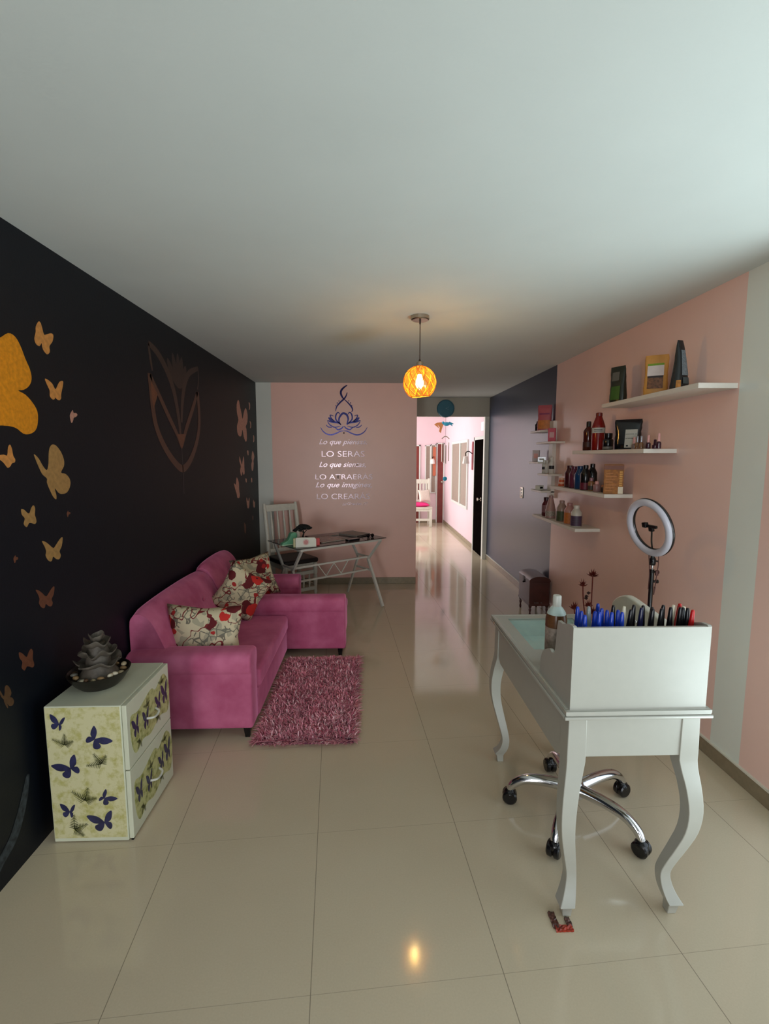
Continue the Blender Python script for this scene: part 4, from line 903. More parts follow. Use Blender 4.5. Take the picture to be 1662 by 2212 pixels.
o = bm.build('snack_wrapper', [mat('brown and silver wrapper', (84, 52, 44), rough=0.3, noise=0.9, nscale=120), mat('red orange wrapper', (150, 48, 28), rough=0.3, noise=0.6, nscale=90)], base=(0.66, 1.475, 0), smooth=False)
tag(o, 'crumpled red and brown wrapper beside the near left desk leg on the floor', 'wrapper')

# ================================================================ SWIVEL STOOL
sx_, sy_ = 0.925, 1.985
stool = thing('swivel_chair', 'white swivel chair with chrome five-star base behind the white desk', 'chair', (sx_, sy_, 0))
feet = [(0.651, 2.063), (1.201, 2.093), (1.097, 1.745), (0.742, 1.752), (0.924, 2.278)]
MB().lathe([(0, 0.085), (0.035, 0.085), (0.04, 0.10), (0.036, 0.145), (0.026, 0.16), (0, 0.16)], c=(sx_, sy_, 0)).build('hub', M_chrome, stool)
MB().lathe([(0.024, 0.15), (0.024, 0.30), (0.016, 0.30), (0.016, 0.44), (0, 0.44)], c=(sx_, sy_, 0)).build('gas_column', M_blk, stool)
for fx, fy in feet:
    d = Vector((fx-sx_, fy-sy_, 0)); L = d.length; d.normalize()
    P = [Vector((sx_, sy_, 0.125))+d*0.02, Vector((sx_, sy_, 0.135))+d*L*0.45, Vector((sx_, sy_, 0.128))+d*L*0.75, Vector((sx_, sy_, 0.098))+d*L*0.93, Vector((sx_, sy_, 0.066))+d*L]
    leg = MB().tube([tuple(p) for p in catmull(P, 5)], [0.027-0.0105*i/20 for i in range(21)], seg=14).build('star_leg', M_chrome, stool)
    per = Vector((-d.y, d.x, 0))
    cb = MB()
    for s_ in (-1, 1):
        Mw = basis((fx+per.x*0.014*s_, fy+per.y*0.014*s_, 0.0335), (d.x, d.y, 0), (0, 0, 1), (per.x, per.y, 0))
        cb.lathe([(0, -0.012), (0.027, -0.012), (0.0328, -0.007), (0.0328, 0.007), (0.027, 0.012), (0, 0.012)], M=Mw, seg=22)
    cb.ball((fx, fy, 0.048), 0.029, sub=2, sc=(1, 1, 0.9))
    cb.build('caster', M_blk, stool)
bm = MB(); bm.box((-0.20, -0.20, 0), (0.20, 0.20, 0.055), 0.026, 4, Matrix.Translation((sx_+0.04, sy_, 0.445)))
bm.build('seat', mat('cream white leatherette', (212, 210, 196), rough=0.4, noise=0.02), stool)
# low shell backrest on the wall side
bk = []
Mb = MATS['cream white leatherette']
nb = 12
prof = [(-0.262, 0.02), (-0.268, 0.16), (-0.232, 0.232), (-0.13, 0.262), (0.01, 0.278), (0.14, 0.291), (0.20, 0.280), (0.262, 0.243), (0.288, 0.195), (0.290, 0.02)]
prof = [(p.x, p.y) for p in catmull([(a, b, 0) for a, b in prof], 3)]
bx = sx_+0.285
ob = MB().prism([(sy_+a, 0.675+b) for a, b in prof], 'x', bx-0.016, bx+0.02, bev=0.008, seg=3).build('backrest', Mb, stool)
MB().ball((bx-0.018, sy_+0.06, 0.875), 0.008).build('back_bolt', M_chrome, stool)
MB().tube(catmull([(sx_+0.12, sy_, 0.44), (bx+0.0, sy_, 0.46), (bx+0.035, sy_, 0.56), (bx+0.028, sy_, 0.80)]), 0.014, flat=0.6).build('back_support', M_chrome, stool)

# ================================================================ RING LIGHT
rx, ry, rz = 1.57, 2.62, 1.215
ring = thing('ring_light', 'white ring light on a black tripod stand beside the pink wall', 'lamp', (rx, ry, 0))
nrm = Vector((-0.97, -0.17, -0.22)).normalized()
up = (Vector((0, 0, 1)) - nrm*nrm.z).normalized(); sd = up.cross(nrm)
Mr = basis((0, 0, 0), sd, up, nrm)
ctr = Vector((rx, ry, rz))
MB().torus(ctr-nrm*0.006, 0.146, 0.0225, M=Mr, n=64, m=12, flat=0.75).build('ring_housing', M_blk, ring)
M_diff = mat('white ring diffuser', (200, 198, 210), rough=0.25, noise=0.02)
MB().torus(ctr+nrm*0.006, 0.1465, 0.0205, M=Mr, n=64, m=14, flat=0.8).build('light_ring', M_diff, ring)
base_pt = ctr-up*0.16
sxp, syp = base_pt.x, base_pt.y
MB().bar(ctr-up*0.138-sd*0.035-nrm*0.008, ctr-up*0.138+sd*0.035-nrm*0.008, 0.02).tube([tuple(ctr-up*0.135), tuple(base_pt-Vector((0, 0, 0.03)))], 0.011).build('ring_bracket', M_blk, ring)
MB().tube([tuple(p) for p in catmull([ctr-up*0.125, ctr-up*0.08+sd*0.002, ctr-up*0.03+sd*0.012, ctr+up*0.0+sd*0.015], 6)], 0.0045).build('gooseneck', M_blk, ring)
MB().box((-0.042, 0.0, -0.008), (0.042, 0.016, 0.008), 0.003, 2, basis(ctr+up*0.0+sd*0.012, sd, up, nrm)).box((-0.05, 0.0, -0.006), (-0.022, 0.028, 0.018), 0.003, 2, basis(ctr+up*0.0+sd*0.012, sd, up, nrm)).box((-0.012, -0.02, -0.008), (0.016, 0.002, 0.01), 0.003, 2, basis(ctr+sd*0.012, sd, up, nrm)).build('phone_clamp', M_blk, ring)
zt_ = base_pt.z
MB().lathe([(0, zt_-0.06), (0.014, zt_-0.06), (0.017, zt_-0.05), (0.017, zt_-0.025), (0.012, zt_-0.015), (0, zt_-0.015)], c=(sxp, syp, 0)).tube([(sxp, syp, zt_-0.035), (sxp+0.03, syp-0.01, zt_-0.038)], 0.005).build('ball_head', M_blk, ring)
MB().lathe([(0.008, zt_-0.085), (0.008, zt_-0.055)], c=(sxp, syp, 0)).build('inner_tube', M_chrome, ring)
MB().lathe([(0.0, 0.10), (0.015, 0.10), (0.015, 0.55), (0.012, 0.56), (0.012, zt_-0.085), (0, zt_-0.085)], c=(sxp, syp, 0)).build('pole', M_blk, ring)
for dz in (0.10, 0.155):
    MB().tube([(sxp+0.010, syp, zt_-dz), (sxp+0.024, syp-0.005, zt_-dz)], 0.007).lathe([(0, 0), (0.011, 0), (0.011, 0.012), (0, 0.012)], c=(sxp+0.022, syp-0.005, zt_-dz), M=rotM(y=90)).build('lock_knob', M_blk, ring)
for k in range(3):
    a = 2*PI*k/3+0.9
    dx, dy = math.cos(a), math.sin(a)
    MB().tube([(sxp+0.012*dx, syp+0.012*dy, 0.42), (sxp+0.17*dx, syp+0.17*dy, 0.008)], 0.007, seg=8).ball((sxp+0.17*dx, syp+0.17*dy, 0.009), 0.0085).tube([(sxp+0.01*dx, syp+0.01*dy, 0.13), (sxp+0.10*dx, syp+0.10*dy, 0.19)], 0.005, seg=6).build('leg', M_blk, ring)
M_cord = mat('brown red cable', (84, 40, 34), rough=0.5)
a0 = ctr-up*0.145+sd*0.045
MB().tube([tuple(p) for p in catmull([a0, a0+Vector((0.002, 0, -0.06)), a0+Vector((-0.004, 0, -0.13)), a0+Vector((-0.010, 0, -0.20))], 5)], 0.0026).box((a0.x-0.012, a0.y-0.006, a0.z-0.125), (a0.x+0.004, a0.y+0.006, a0.z-0.095), 0.003).tube([tuple(a0+Vector((-0.010, 0, -0.19))), tuple(a0+Vector((-0.014, 0, -0.235)))], [0.005, 0.003]).build('usb_cable', M_cord, ring)
b0 = ctr-up*0.145-sd*0.03
MB().tube([tuple(p) for p in catmull([b0, b0+Vector((0.004, 0, -0.04)), Vector((sxp-0.014, syp, zt_-0.11)), Vector((sxp-0.015, syp, zt_-0.2))], 5)], 0.0025).build('power_cable', M_cord, ring)

# ================================================================ METAL FLOWERS AND CHEST
t = thing('metal_flowers', 'rusty red metal flowers on tall stems standing by the pink wall', 'ornament', (1.66, 3.45, 0))
M_rust = mat('rusty red metal', (112, 34, 28), rough=0.5, metal=0.3, noise=0.3, nscale=60)
def bloom(bm, c, r, tilt):
    for ring_, (rr, z, n) in enumerate(((r, 0.0, 7), (r*0.72, 0.012, 6), (r*0.42, 0.022, 5))):
        for k in range(n):
            a = 2*PI*k/n+ring_*0.4
            M = Matrix.Translation(c) @ rotM(x=tilt) @ rotM(z=math.degrees(a))
            V = [M @ Vector(p) for p in ((0.004, 0, z), (rr*0.5, rr*0.26, z+0.006), (rr, 0, z+0.016+ring_*0.01), (rr*0.5, -rr*0.26, z+0.006), (0.004, 0, z-0.002), (rr*0.5, rr*0.24, z+0.003), (rr*0.97, 0, z+0.014+ring_*0.01), (rr*0.5, -rr*0.24, z+0.003))]
            bm.poly(V, [(0, 1, 2, 3), (7, 6, 5, 4), (0, 4, 5, 1), (1, 5, 6, 2), (2, 6, 7, 3), (3, 7, 4, 0)])
FL = [((1.665, 3.46, 0.722), 0.045, 5), ((1.585, 3.44, 0.652), 0.036, -6), ((1.51, 3.40, 0.492), 0.04, 8), ((1.625, 3.42, 0.500), 0.036, -5), ((1.70, 3.5, 0.42), 0.04, 0)]
MB().lathe([(0, 0.0005), (0.09, 0.0005), (0.09, 0.006), (0.01, 0.012), (0, 0.012)], c=(1.66, 3.45, 0)).build('base', M_rust, t)
bm = MB()
for (x, y, z), r, ti in FL: bm.tube([tuple(p) for p in catmull([(1.66, 3.45, 0.005), (1.66+(x-1.66)*0.3, 3.45+(y-3.45)*0.3, z*0.45), (1.66+(x-1.66)*0.85, 3.45+(y-3.45)*0.85, z*0.8), (x, y, z)], 5)], 0.0045, seg=8)
bm.build('stems', M_rust, t)
for c, r, ti in FL:
    bm = MB(); bloom(bm, c, r, ti); bm.ball((c[0], c[1], c[2]+0.02), 0.008, sub=1); bm.build('flower', M_rust, t, smooth=False)
bm = MB()
for (x, y, z), s_ in (((1.60, 3.44, 0.575), 1), ((1.63, 3.44, 0.56), -1), ((1.615, 3.44, 0.60), 1)):
    bm.prism([(x, z), (x+0.014*s_, z+0.012), (x+0.034*s_, z), (x+0.014*s_, z-0.014)], 'y', y, y+0.002)
bm.build('leaves', mat('dark rust leaves', (52, 30, 28), rough=0.5, metal=0.3), t, smooth=False)

M_cw = mat('dark mahogany', (66, 28, 22), rough=0.28, noise=0.25, nscale=14)
ch = thing('wooden_chest', 'small dark wooden chest with a rounded lid and turned legs by the wall corner', 'chest', (1.69, 4.81, 0))
cx1, cx2, cy1, cy2 = 1.598, 1.805, 4.645, 4.985
MB().box((cx1, cy1, 0.115), (cx2, cy2, 0.362), 0.004, 2).build('body', M_cw, ch, smooth=False)
arc = [(cx1-0.004, 0.362)]+[((cx1+cx2)/2-(cx2-cx1+0.008)/2*math.cos(PI*i/12), 0.372+0.045*math.sin(PI*i/12)) for i in range(13)]+[(cx2+0.004, 0.362)]
MB().prism(arc, 'y', cy1-0.006, cy2+0.006).build('lid', M_cw, ch, angle=0.5)
MB().box((cx1-0.004, cy1-0.004, 0.115), (cx2+0.004, cy2+0.004, 0.135), 0.003).build('plinth', M_cw, ch, smooth=False)
MB().box((cx1-0.006, 4.79, 0.33), (cx1-0.0005, 4.84, 0.385)).ball((cx1-0.008, 4.815, 0.325), 0.01).build('latch', mat('dark iron', (34, 26, 24), rough=0.4, metal=0.7), ch)
for x in (cx1+0.018, cx2-0.018):
    for y in (cy1+0.018, cy2-0.018):
        MB().lathe([(0, 0.0005), (0.008, 0.0005), (0.012, 0.02), (0.007, 0.045), (0.014, 0.07), (0.009, 0.09), (0.016, 0.10), (0.016, 0.116), (0, 0.116)], c=(x, y, 0), seg=14).build('leg', M_cw, ch)
MB().box((cx1+0.05, cy1-0.006, 0.148), (cx1+0.095, cy1-0.0045, 0.152)).box((cx1+0.115, cy1-0.006, 0.148), (cx1+0.13, cy1-0.0045, 0.152)).build('metal_strip', M_silv, ch, smooth=False)

# ================================================================ SECTIONAL SOFA
def velvet():
    m, nt, b = nodes_of('magenta velvet', 0.75)
    tc = N(nt, 'ShaderNodeTexCoord')
    nz = N(nt, 'ShaderNodeTexNoise'); nz.inputs['Scale'].default_value = 7; nz.inputs['Detail'].default_value = 6
    nt.links.new(tc.outputs['Object'], nz.inputs['Vector'])
    mr = N(nt, 'ShaderNodeMapRange'); mr.inputs['From Min'].default_value = 0.35; mr.inputs['From Max'].default_value = 0.7
    nt.links.new(nz.outputs['Fac'], mr.inputs['Value'])
    col = mix_col(nt, mr.outputs[0], srgb(180, 80, 118), srgb(206, 110, 146))
    nt.links.new(col, b.inputs['Base Color'])
    b.inputs['Sheen Weight'].default_value = 1.0; b.inputs['Sheen Roughness'].default_value = 0.3
    b.inputs['Sheen Tint'].default_value = srgb(255, 160, 205)
    n2 = N(nt, 'ShaderNodeTexNoise'); n2.inputs['Scale'].default_value = 350
    nt.links.new(tc.outputs['Object'], n2.inputs['Vector'])
    bp = N(nt, 'ShaderNodeBump'); bp.inputs['Strength'].default_value = 0.25; bp.inputs['Distance'].default_value = 0.002
    nt.links.new(n2.outputs['Fac'], bp.inputs['Height']); nt.links.new(bp.outputs[0], b.inputs['Normal'])
    return m
M_vel = velvet()
sofa = thing('sectional_sofa', 'magenta velvet corner sofa with rolled arms along the dark wall', 'sofa', (-0.95, 3.5, 0))
def arm(y0, y1, x0, x1, top, zb=0.065):
    w = y1-y0; r = 0.012
    pr = [(y0, zb), (y0, top-0.125), (y0-0.012, top-0.10), (y0-0.018, top-0.06), (y0-0.006, top-0.02), (y0+0.035, top), (y1-0.035, top), (y1+0.006, top-0.02), (y1+0.018, top-0.06), (y1+0.012, top-0.10), (y1, top-0.125), (y1, zb)]
    pr = pr[:2]+[(p.x, p.y) for p in catmull([(a, b, 0) for a, b in pr[1:11]], 3)][1:-1]+pr[10:]
    return MB().prism(pr, 'x', x0, x1, bev=0.016, seg=3).build('arm', M_vel, sofa, angle=1.1)
arm(2.60, 2.745, -1.365, -0.672, 0.515)
arm(3.735, 3.865, -1.12, -0.200, 0.497)
arm(4.345, 4.475, -1.365, -0.655, 0.515)
def soft(name, lo, hi, bev=0.03, seg=4, M=None): return MB().box(lo, hi, bev, seg, M).build(name, M_vel, sofa, angle=1.2)
soft('seat_base', (-1.36, 2.745, 0.065), (-0.668, 3.733, 0.24), 0.012)
soft('seat_cushion', (-1.25, 2.748, 0.235), (-0.655, 3.731, 0.355), 0.028)
soft('chaise_base', (-1.36, 3.866, 0.065), (-0.215, 4.343, 0.24), 0.012)
soft('chaise_cushion', (-1.25, 3.868, 0.235), (-0.210, 4.341, 0.325), 0.028)
def back(name, y0, y1, top, bulge):
    bm = MB(); n = 16; secs = []
    for i in range(n+1):
        f = i/n; y = y0+(y1-y0)*f
        e = min(1, math.sin(PI*min(max(f, 0.0), 1.0))**0.35) if 0 < f < 1 else 0
        e = 0.80+0.20*e
        tp = 0.25+(top-0.25)*(0.93+0.07*((e-0.8)/0.2))
        bl = bulge*(0.35+0.65*((e-0.8)/0.2))
        P = [(-1.365, 0.25), (-1.368, 0.45), (-1.368, tp-0.07), (-1.355, tp-0.02), (-1.325, tp), (-1.285, tp-0.012), (-1.245, tp-0.05), (-1.205-0.0+bl*0.2, tp-0.14), (-1.165+bl*0.5, tp-0.26), (-1.145+bl*0.5, 0.36), (-1.15, 0.25)]
        P = [(p.x, p.y) for p in catmull([(a, b, 0) for a, b in P], 3)]
        secs.append([(a, y, b) for a, b in P])
    bm.loft(secs); return bm.build(name, M_vel, sofa, angle=1.1)
back('backrest', 2.675, 3.70, 0.755, 0.05)
back('backrest', 3.705, 4.36, 0.785, 0.05)
for y, z in ((3.02, 0.60), (3.36, 0.60), (4.03, 0.62)):
    MB().ball((-1.182, y, z), 0.014, sc=(0.6, 1, 1)).build('button', M_vel, sofa)
for x, y in ((-0.71, 2.64), (-1.30, 2.64), (-0.245, 3.775), (-0.245, 4.30), (-1.30, 4.43), (-0.70, 4.43)):
    MB().loft([[(x+a*w, y+b*w, z) for a, b in ((-1, -1), (1, -1), (1, 1), (-1, 1))] for z, w in ((0.0005, 0.013), (0.068, 0.021))]).build('foot', M_blk, sofa, smooth=False)

# ---- floral pillows
def floral():
    m, nt, b = nodes_of('floral print cloth', 0.85)
    tc = N(nt, 'ShaderNodeTexCoord')
    mp = N(nt, 'ShaderNodeMapping'); mp.inputs['Scale'].default_value = (1.15, 1.15, 1.15); nt.links.new(tc.outputs['Object'], mp.inputs[0])
    wn = N(nt, 'ShaderNodeTexNoise'); wn.inputs['Scale'].default_value = 14; nt.links.new(mp.outputs[0], wn.inputs['Vector'])
    wv = N(nt, 'ShaderNodeVectorMath', operation='MULTIPLY_ADD'); nt.links.new(wn.outputs['Color'], wv.inputs[0]); wv.inputs[1].default_value = (0.05,)*3; nt.links.new(mp.outputs[0], wv.inputs[2])
    def vor(scale, feat='F1', vec=wv.outputs[0]):
        v = N(nt, 'ShaderNodeTexVoronoi'); v.feature = feat; v.inputs['Scale'].default_value = scale; nt.links.new(vec, v.inputs['Vector']); return v
    col = srgb(205, 192, 158)
    # sketched grey geometry
    ve = vor(22, 'DISTANCE_TO_EDGE', mp.outputs[0]); ln = math_node(nt, 'LESS_THAN', ve.outputs['Distance'], 0.07)
    msk = N(nt, 'ShaderNodeTexNoise'); msk.inputs['Scale'].default_value = 9; nt.links.new(mp.outputs[0], msk.inputs['Vector'])
    area_ = math_node(nt, 'GREATER_THAN', msk.outputs['Fac'], 0.5)
    col = mix_col(nt, math_node(nt, 'MULTIPLY', math_node(nt, 'MULTIPLY', ln, area_), 0.8), col, srgb(74, 72, 66))
    gv = vor(26); gsel = math_node(nt, 'GREATER_THAN', N_sep(nt, gv.outputs['Color'], 0), 0.72)
    col = mix_col(nt, math_node(nt, 'MULTIPLY', gsel, 0.45), col, srgb(112, 114, 100))
    # thin branches
    bn = N(nt, 'ShaderNodeTexNoise'); bn.inputs['Scale'].default_value = 6; nt.links.new(mp.outputs[0], bn.inputs['Vector'])
    br = math_node(nt, 'LESS_THAN', math_node(nt, 'ABSOLUTE', math_node(nt, 'SUBTRACT', bn.outputs['Fac'], 0.5)), 0.010)
    col = mix_col(nt, br, col, srgb(118, 34, 34))
    # maroon blossoms and scarlet poppies
    v1 = vor(7.5); pick = N_sep(nt, v1.outputs['Color'], 0)
    bl = math_node(nt, 'MULTIPLY', math_node(nt, 'LESS_THAN', v1.outputs['Distance'], 0.40), math_node(nt, 'GREATER_THAN', pick, 0.42))
    col = mix_col(nt, bl, col, srgb(96, 16, 22))
    v2 = vor(6.2, vec=math_vec(nt, wv.outputs[0], (3.3, 1.7, 2.9))); pick2 = N_sep(nt, v2.outputs['Color'], 1)
    on2 = math_node(nt, 'GREATER_THAN', pick2, 0.55)
    col = mix_col(nt, math_node(nt, 'MULTIPLY', on2, math_node(nt, 'LESS_THAN', v2.outputs['Distance'], 0.38)), col, srgb(196, 40, 32))
    col = mix_col(nt, math_node(nt, 'MULTIPLY', on2, math_node(nt, 'LESS_THAN', v2.outputs['Distance'], 0.13)), col, srgb(30, 14, 16))
    v3 = vor(17, vec=math_vec(nt, wv.outputs[0], (9.1, 4.2, 0.4))); on3 = math_node(nt, 'GREATER_THAN', N_sep(nt, v3.outputs['Color'], 2), 0.82)
    col = mix_col(nt, math_node(nt, 'MULTIPLY', on3, math_node(nt, 'LESS_THAN', v3.outputs['Distance'], 0.36)), col, srgb(170, 38, 34))
    nt.links.new(col, b.inputs['Base Color'])
    return m
def N_sep(nt, sock, i):
    s_ = N(nt, 'ShaderNodeSeparateColor'); nt.links.new(sock, s_.inputs[0]); return s_.outputs[i]
def math_vec(nt, sock, off):
    v = N(nt, 'ShaderNodeVectorMath', operation='ADD'); nt.links.new(sock, v.inputs[0]); v.inputs[1].default_value = off; return v.outputs[0]
M_flo = floral()
def pillow(c, ux, uy, w, h, th, label):
    ux = Vector(ux).normalized(); uy = (Vector(uy)-ux*Vector(uy).dot(ux)).normalized(); uz = ux.cross(uy)
    bm = MB(); cushion(bm, 0, w, h, th, basis(c, ux, uy, uz))
    o = bm.build('throw_pillow', M_flo, base=c, angle=2.5)
    tag(o, label, 'pillow', group='floral pillows on the sofa')
pillow((-1.005, 2.835, 0.535), (1, -0.02, -0.02), (0.02, 0.18, 1), 0.47, 0.37, 0.12, 'floral pillow lying against the near arm of the magenta sofa')
pillow((-0.985, 3.615, 0.575), (0.74, 0.36, -0.56), (0.40, 0.25, 0.85), 0.37, 0.37, 0.12, 'tilted floral pillow in the middle of the magenta sofa, front one of the pair')
pillow((-0.985, 4.06, 0.585), (0.78, 0.60, 0.10), (-0.35, 0.25, 0.9), 0.36, 0.38, 0.12, 'floral pillow standing behind the tilted one at the far end of the sofa')

# ================================================================ SHAGGY RUG
rug = thing('shag_rug', 'dusty rose shaggy rug on the floor in front of the magenta sofa', 'rug', (-0.372, 3.08, 0))
M_rb = mat('rug backing', (120, 60, 84), rough=0.9)
x0r, x1r, y0r, y1r = -0.645, -0.095, 2.545, 3.66
MB().box((x0r, y0r, 0.0005), (x1r, y1r, 0.008), 0.003, 1).build('backing', M_rb, rug, smooth=False)
def pile_mat(name, c): return mat(name, c, rough=0.7, noise=0.2, nscale=9, sheen=0.3)
PMATS = [pile_mat('rose pile', (226, 150, 166)), pile_mat('dark rose pile', (184, 96, 116)), pile_mat('light rose pile', (246, 200, 208))]
V = []; F = []; FI = []
rnd = random.Random(3)
for i in range(11500):
    x = rnd.uniform(x0r, x1r); y = rnd.uniform(y0r, y1r)
    a = rnd.uniform(0, 2*PI); L = rnd.uniform(0.036, 0.056); w = rnd.uniform(0.0022, 0.0042)
    lean = rnd.uniform(0.35, 1.0)
    e = 0.0
    if x < x0r+0.02 or x > x1r-0.02 or y < y0r+0.02 or y > y1r-0.02: lean = 1.1
    dx, dy = math.cos(a), math.sin(a)
    if x > x1r-0.02: dx = abs(dx)
    if x < x0r+0.02: dx = -abs(dx)
    if y > y1r-0.02: dy = abs(dy)
    if y < y0r+0.02: dy = -abs(dy)
    px, py = -dy, dx; b0 = len(V)
    for s_, (f, zf, wf) in enumerate(((0, 0.006, 1.0), (0.45, 0.75, 1.1), (1.0, 0.80 if lean > 0.7 else 1.0, 0.5))):
        X_ = x+dx*L*lean*f; Y_ = y+dy*L*lean*f; Z_ = 0.006+ (L*0.85*zf*(1.15-lean*0.55) if s_ else 0)
        V += [(X_-px*w*wf, Y_-py*w*wf, Z_), (X_+px*w*wf, Y_+py*w*wf, Z_)]
    F += [(b0, b0+1, b0+3, b0+2), (b0+2, b0+3, b0+5, b0+4)]
    k = rnd.choices((0, 1, 2), (5, 3.4, 1.6))[0]; FI += [k, k]
me = bpy.data.meshes.new('pile'); me.from_pydata(V, [], F)
for m in PMATS: me.materials.append(m)
for p, k in zip(me.polygons, FI): p.material_index = k; p.use_smooth = True
me.transform(Matrix.Translation(-rug.location))
po = bpy.data.objects.new('pile', me); C.objects.link(po); po.parent = rug; po['kind'] = 'stuff'

# ================================================================ DECOUPAGE CABINET
cab = thing('drawer_cabinet', 'white two-drawer cabinet decorated with blue butterflies beside the magenta sofa', 'cabinet', (-1.16, 2.09, 0))
def decoupage(name, cream, green, sc):
    m, nt, b = nodes_of(name, 0.4)
    tc = N(nt, 'ShaderNodeTexCoord'); nz = N(nt, 'ShaderNodeTexNoise'); nz.inputs['Scale'].default_value = sc; nz.inputs['Detail'].default_value = 5; nz.inputs['Roughness'].default_value = 0.65
    nt.links.new(tc.outputs['Object'], nz.inputs['Vector'])
    mr = N(nt, 'ShaderNodeMapRange'); mr.inputs['From Min'].default_value = 0.46; mr.inputs['From Max'].default_value = 0.66
    nt.links.new(nz.outputs['Fac'], mr.inputs['Value'])
    nt.links.new(mix_col(nt, mr.outputs[0], srgb(*cream), srgb(*green)), b.inputs['Base Color'])
    return m
M_cab = mat('off white cabinet paint', (206, 208, 184), rough=0.4, noise=0.04, nscale=8)
M_dec = decoupage('cream green decoupage', (206, 200, 156), (178, 172, 104), 30)
M_dec2 = decoupage('moss green decoupage', (188, 188, 128), (120, 126, 52), 30)
M_bf = mat('blue butterfly print', (44, 44, 78), rough=0.4, noise=0.35, nscale=40); M_bfp = mat('purple wing tip print', (84, 40, 80), rough=0.4, noise=0.2)
M_fern = mat('fern print', (58, 64, 22), rough=0.5, noise=0.4, nscale=60)
kx0, kx1, ky0, ky1, kz = -1.325, -1.018, 1.88, 2.295, 0.603
bm = MB(); bm.box((kx0, ky0, 0.004), (kx1, ky1, kz), 0.004, 2)
body = bm.build('carcass', M_cab, cab, smooth=False)
WING = [(0.0, 0.02), (0.10, 0.30), (0.28, 0.62), (0.55, 0.86), (0.88, 0.98), (0.97, 0.90), (0.90, 0.62), (0.80, 0.36), (0.62, 0.12), (0.38, 0.0), (0.60, -0.10), (0.66, -0.36), (0.54, -0.62), (0.36, -0.70), (0.20, -0.56), (0.08, -0.30)]
def bfly(bm, c, size, rot, fl, fr, place):
    """butterfly print; fl/fr are the width of the left and right wings"""
    for s_, w in ((-1, fl), (1, fr)):
        P = catmull([(a*w*s_*1.15, b*0.95, 0) for a, b in WING], 3, closed=True)
        ca, sa = math.cos(rot), math.sin(rot)
        vs = [place(c[0]+size*(p.x*ca-p.y*sa), c[1]+size*(p.x*sa+p.y*ca)) for p in P]
        bm.mi = 1; bm.poly(vs, [tuple(range(len(vs)))])
def fern(bm, c, size, rot, place):
    ca, sa = math.cos(rot), math.sin(rot)
    R2 = lambda x, y: place(c[0]+size*(x*ca-y*sa), c[1]+size*(x*sa+y*ca))
    for br_, (bx_, by_) in enumerate(((-0.9, 0.75), (0.25, 1.0), (0.8, 0.2))):
        n = 9; L = math.hypot(bx_, by_)
        dx, dy = bx_/L, by_/L; px, py = -dy, dx
        for i in range(n):
            f = (i+0.7)/n; w = 0.38*(1-f)+0.10
            for s_ in (1, -1):
                x, y = bx_*f, by_*f
                bm.poly([R2(x-dx*0.03, y-dy*0.03), R2(x+dx*0.05+px*w*s_*0.6, y+dy*0.05+py*w*s_*0.6), R2(x+dx*0.14+px*w*s_, y+dy*0.14+py*w*s_), R2(x+dx*0.03, y+dy*0.03)], [(0, 1, 2, 3)])
        bm.poly([R2(-px*0.02, -py*0.02), R2(px*0.02, py*0.02), R2(bx_+px*0.01, by_+py*0.01), R2(bx_-px*0.01, by_-py*0.01)], [(0, 1, 2, 3)])
# printed side panel facing the room
pl = lambda x, z: (x, ky0-0.0022, z)
def cpx(px, py): return (kx0+0.304*(px-(100+(py-1525)*0.0746))/(160-(py-1525)*0.008), 0.603*(1820-py)/295)
bm = MB().box((kx0+0.004, ky0-0.0012, 0.022), (kx1-0.004, ky0-0.0002, 0.598))
for (px, py), s_, r, fl, fr in (((133, 1562), 0.052, -0.25, 1.0, 0.45), ((208, 1595), 0.065, -0.75, 0.75, 1.1), ((157, 1656), 0.068, 0.45, 1.15, 0.8), ((229, 1722), 0.050, -0.75, 0.55, 1.0), ((155, 1751), 0.050, -0.1, 1.0, 0.5), ((229, 1776), 0.068, 0.2, 1.15, 0.75)):
    bfly(bm, cpx(px, py), s_*0.74, r, fl, fr, pl)
bm.mi = 2
for (px, py), s_, r in (((145, 1606), 0.045, 0.2), ((222, 1648), 0.05, 0.8), ((188, 1727), 0.055, 0.0), ((165, 1790), 0.055, -0.9)): fern(bm, cpx(px, py), s_, r, pl)
bm.build('printed_side', [M_dec, M_bf, M_fern], cab, smooth=False)
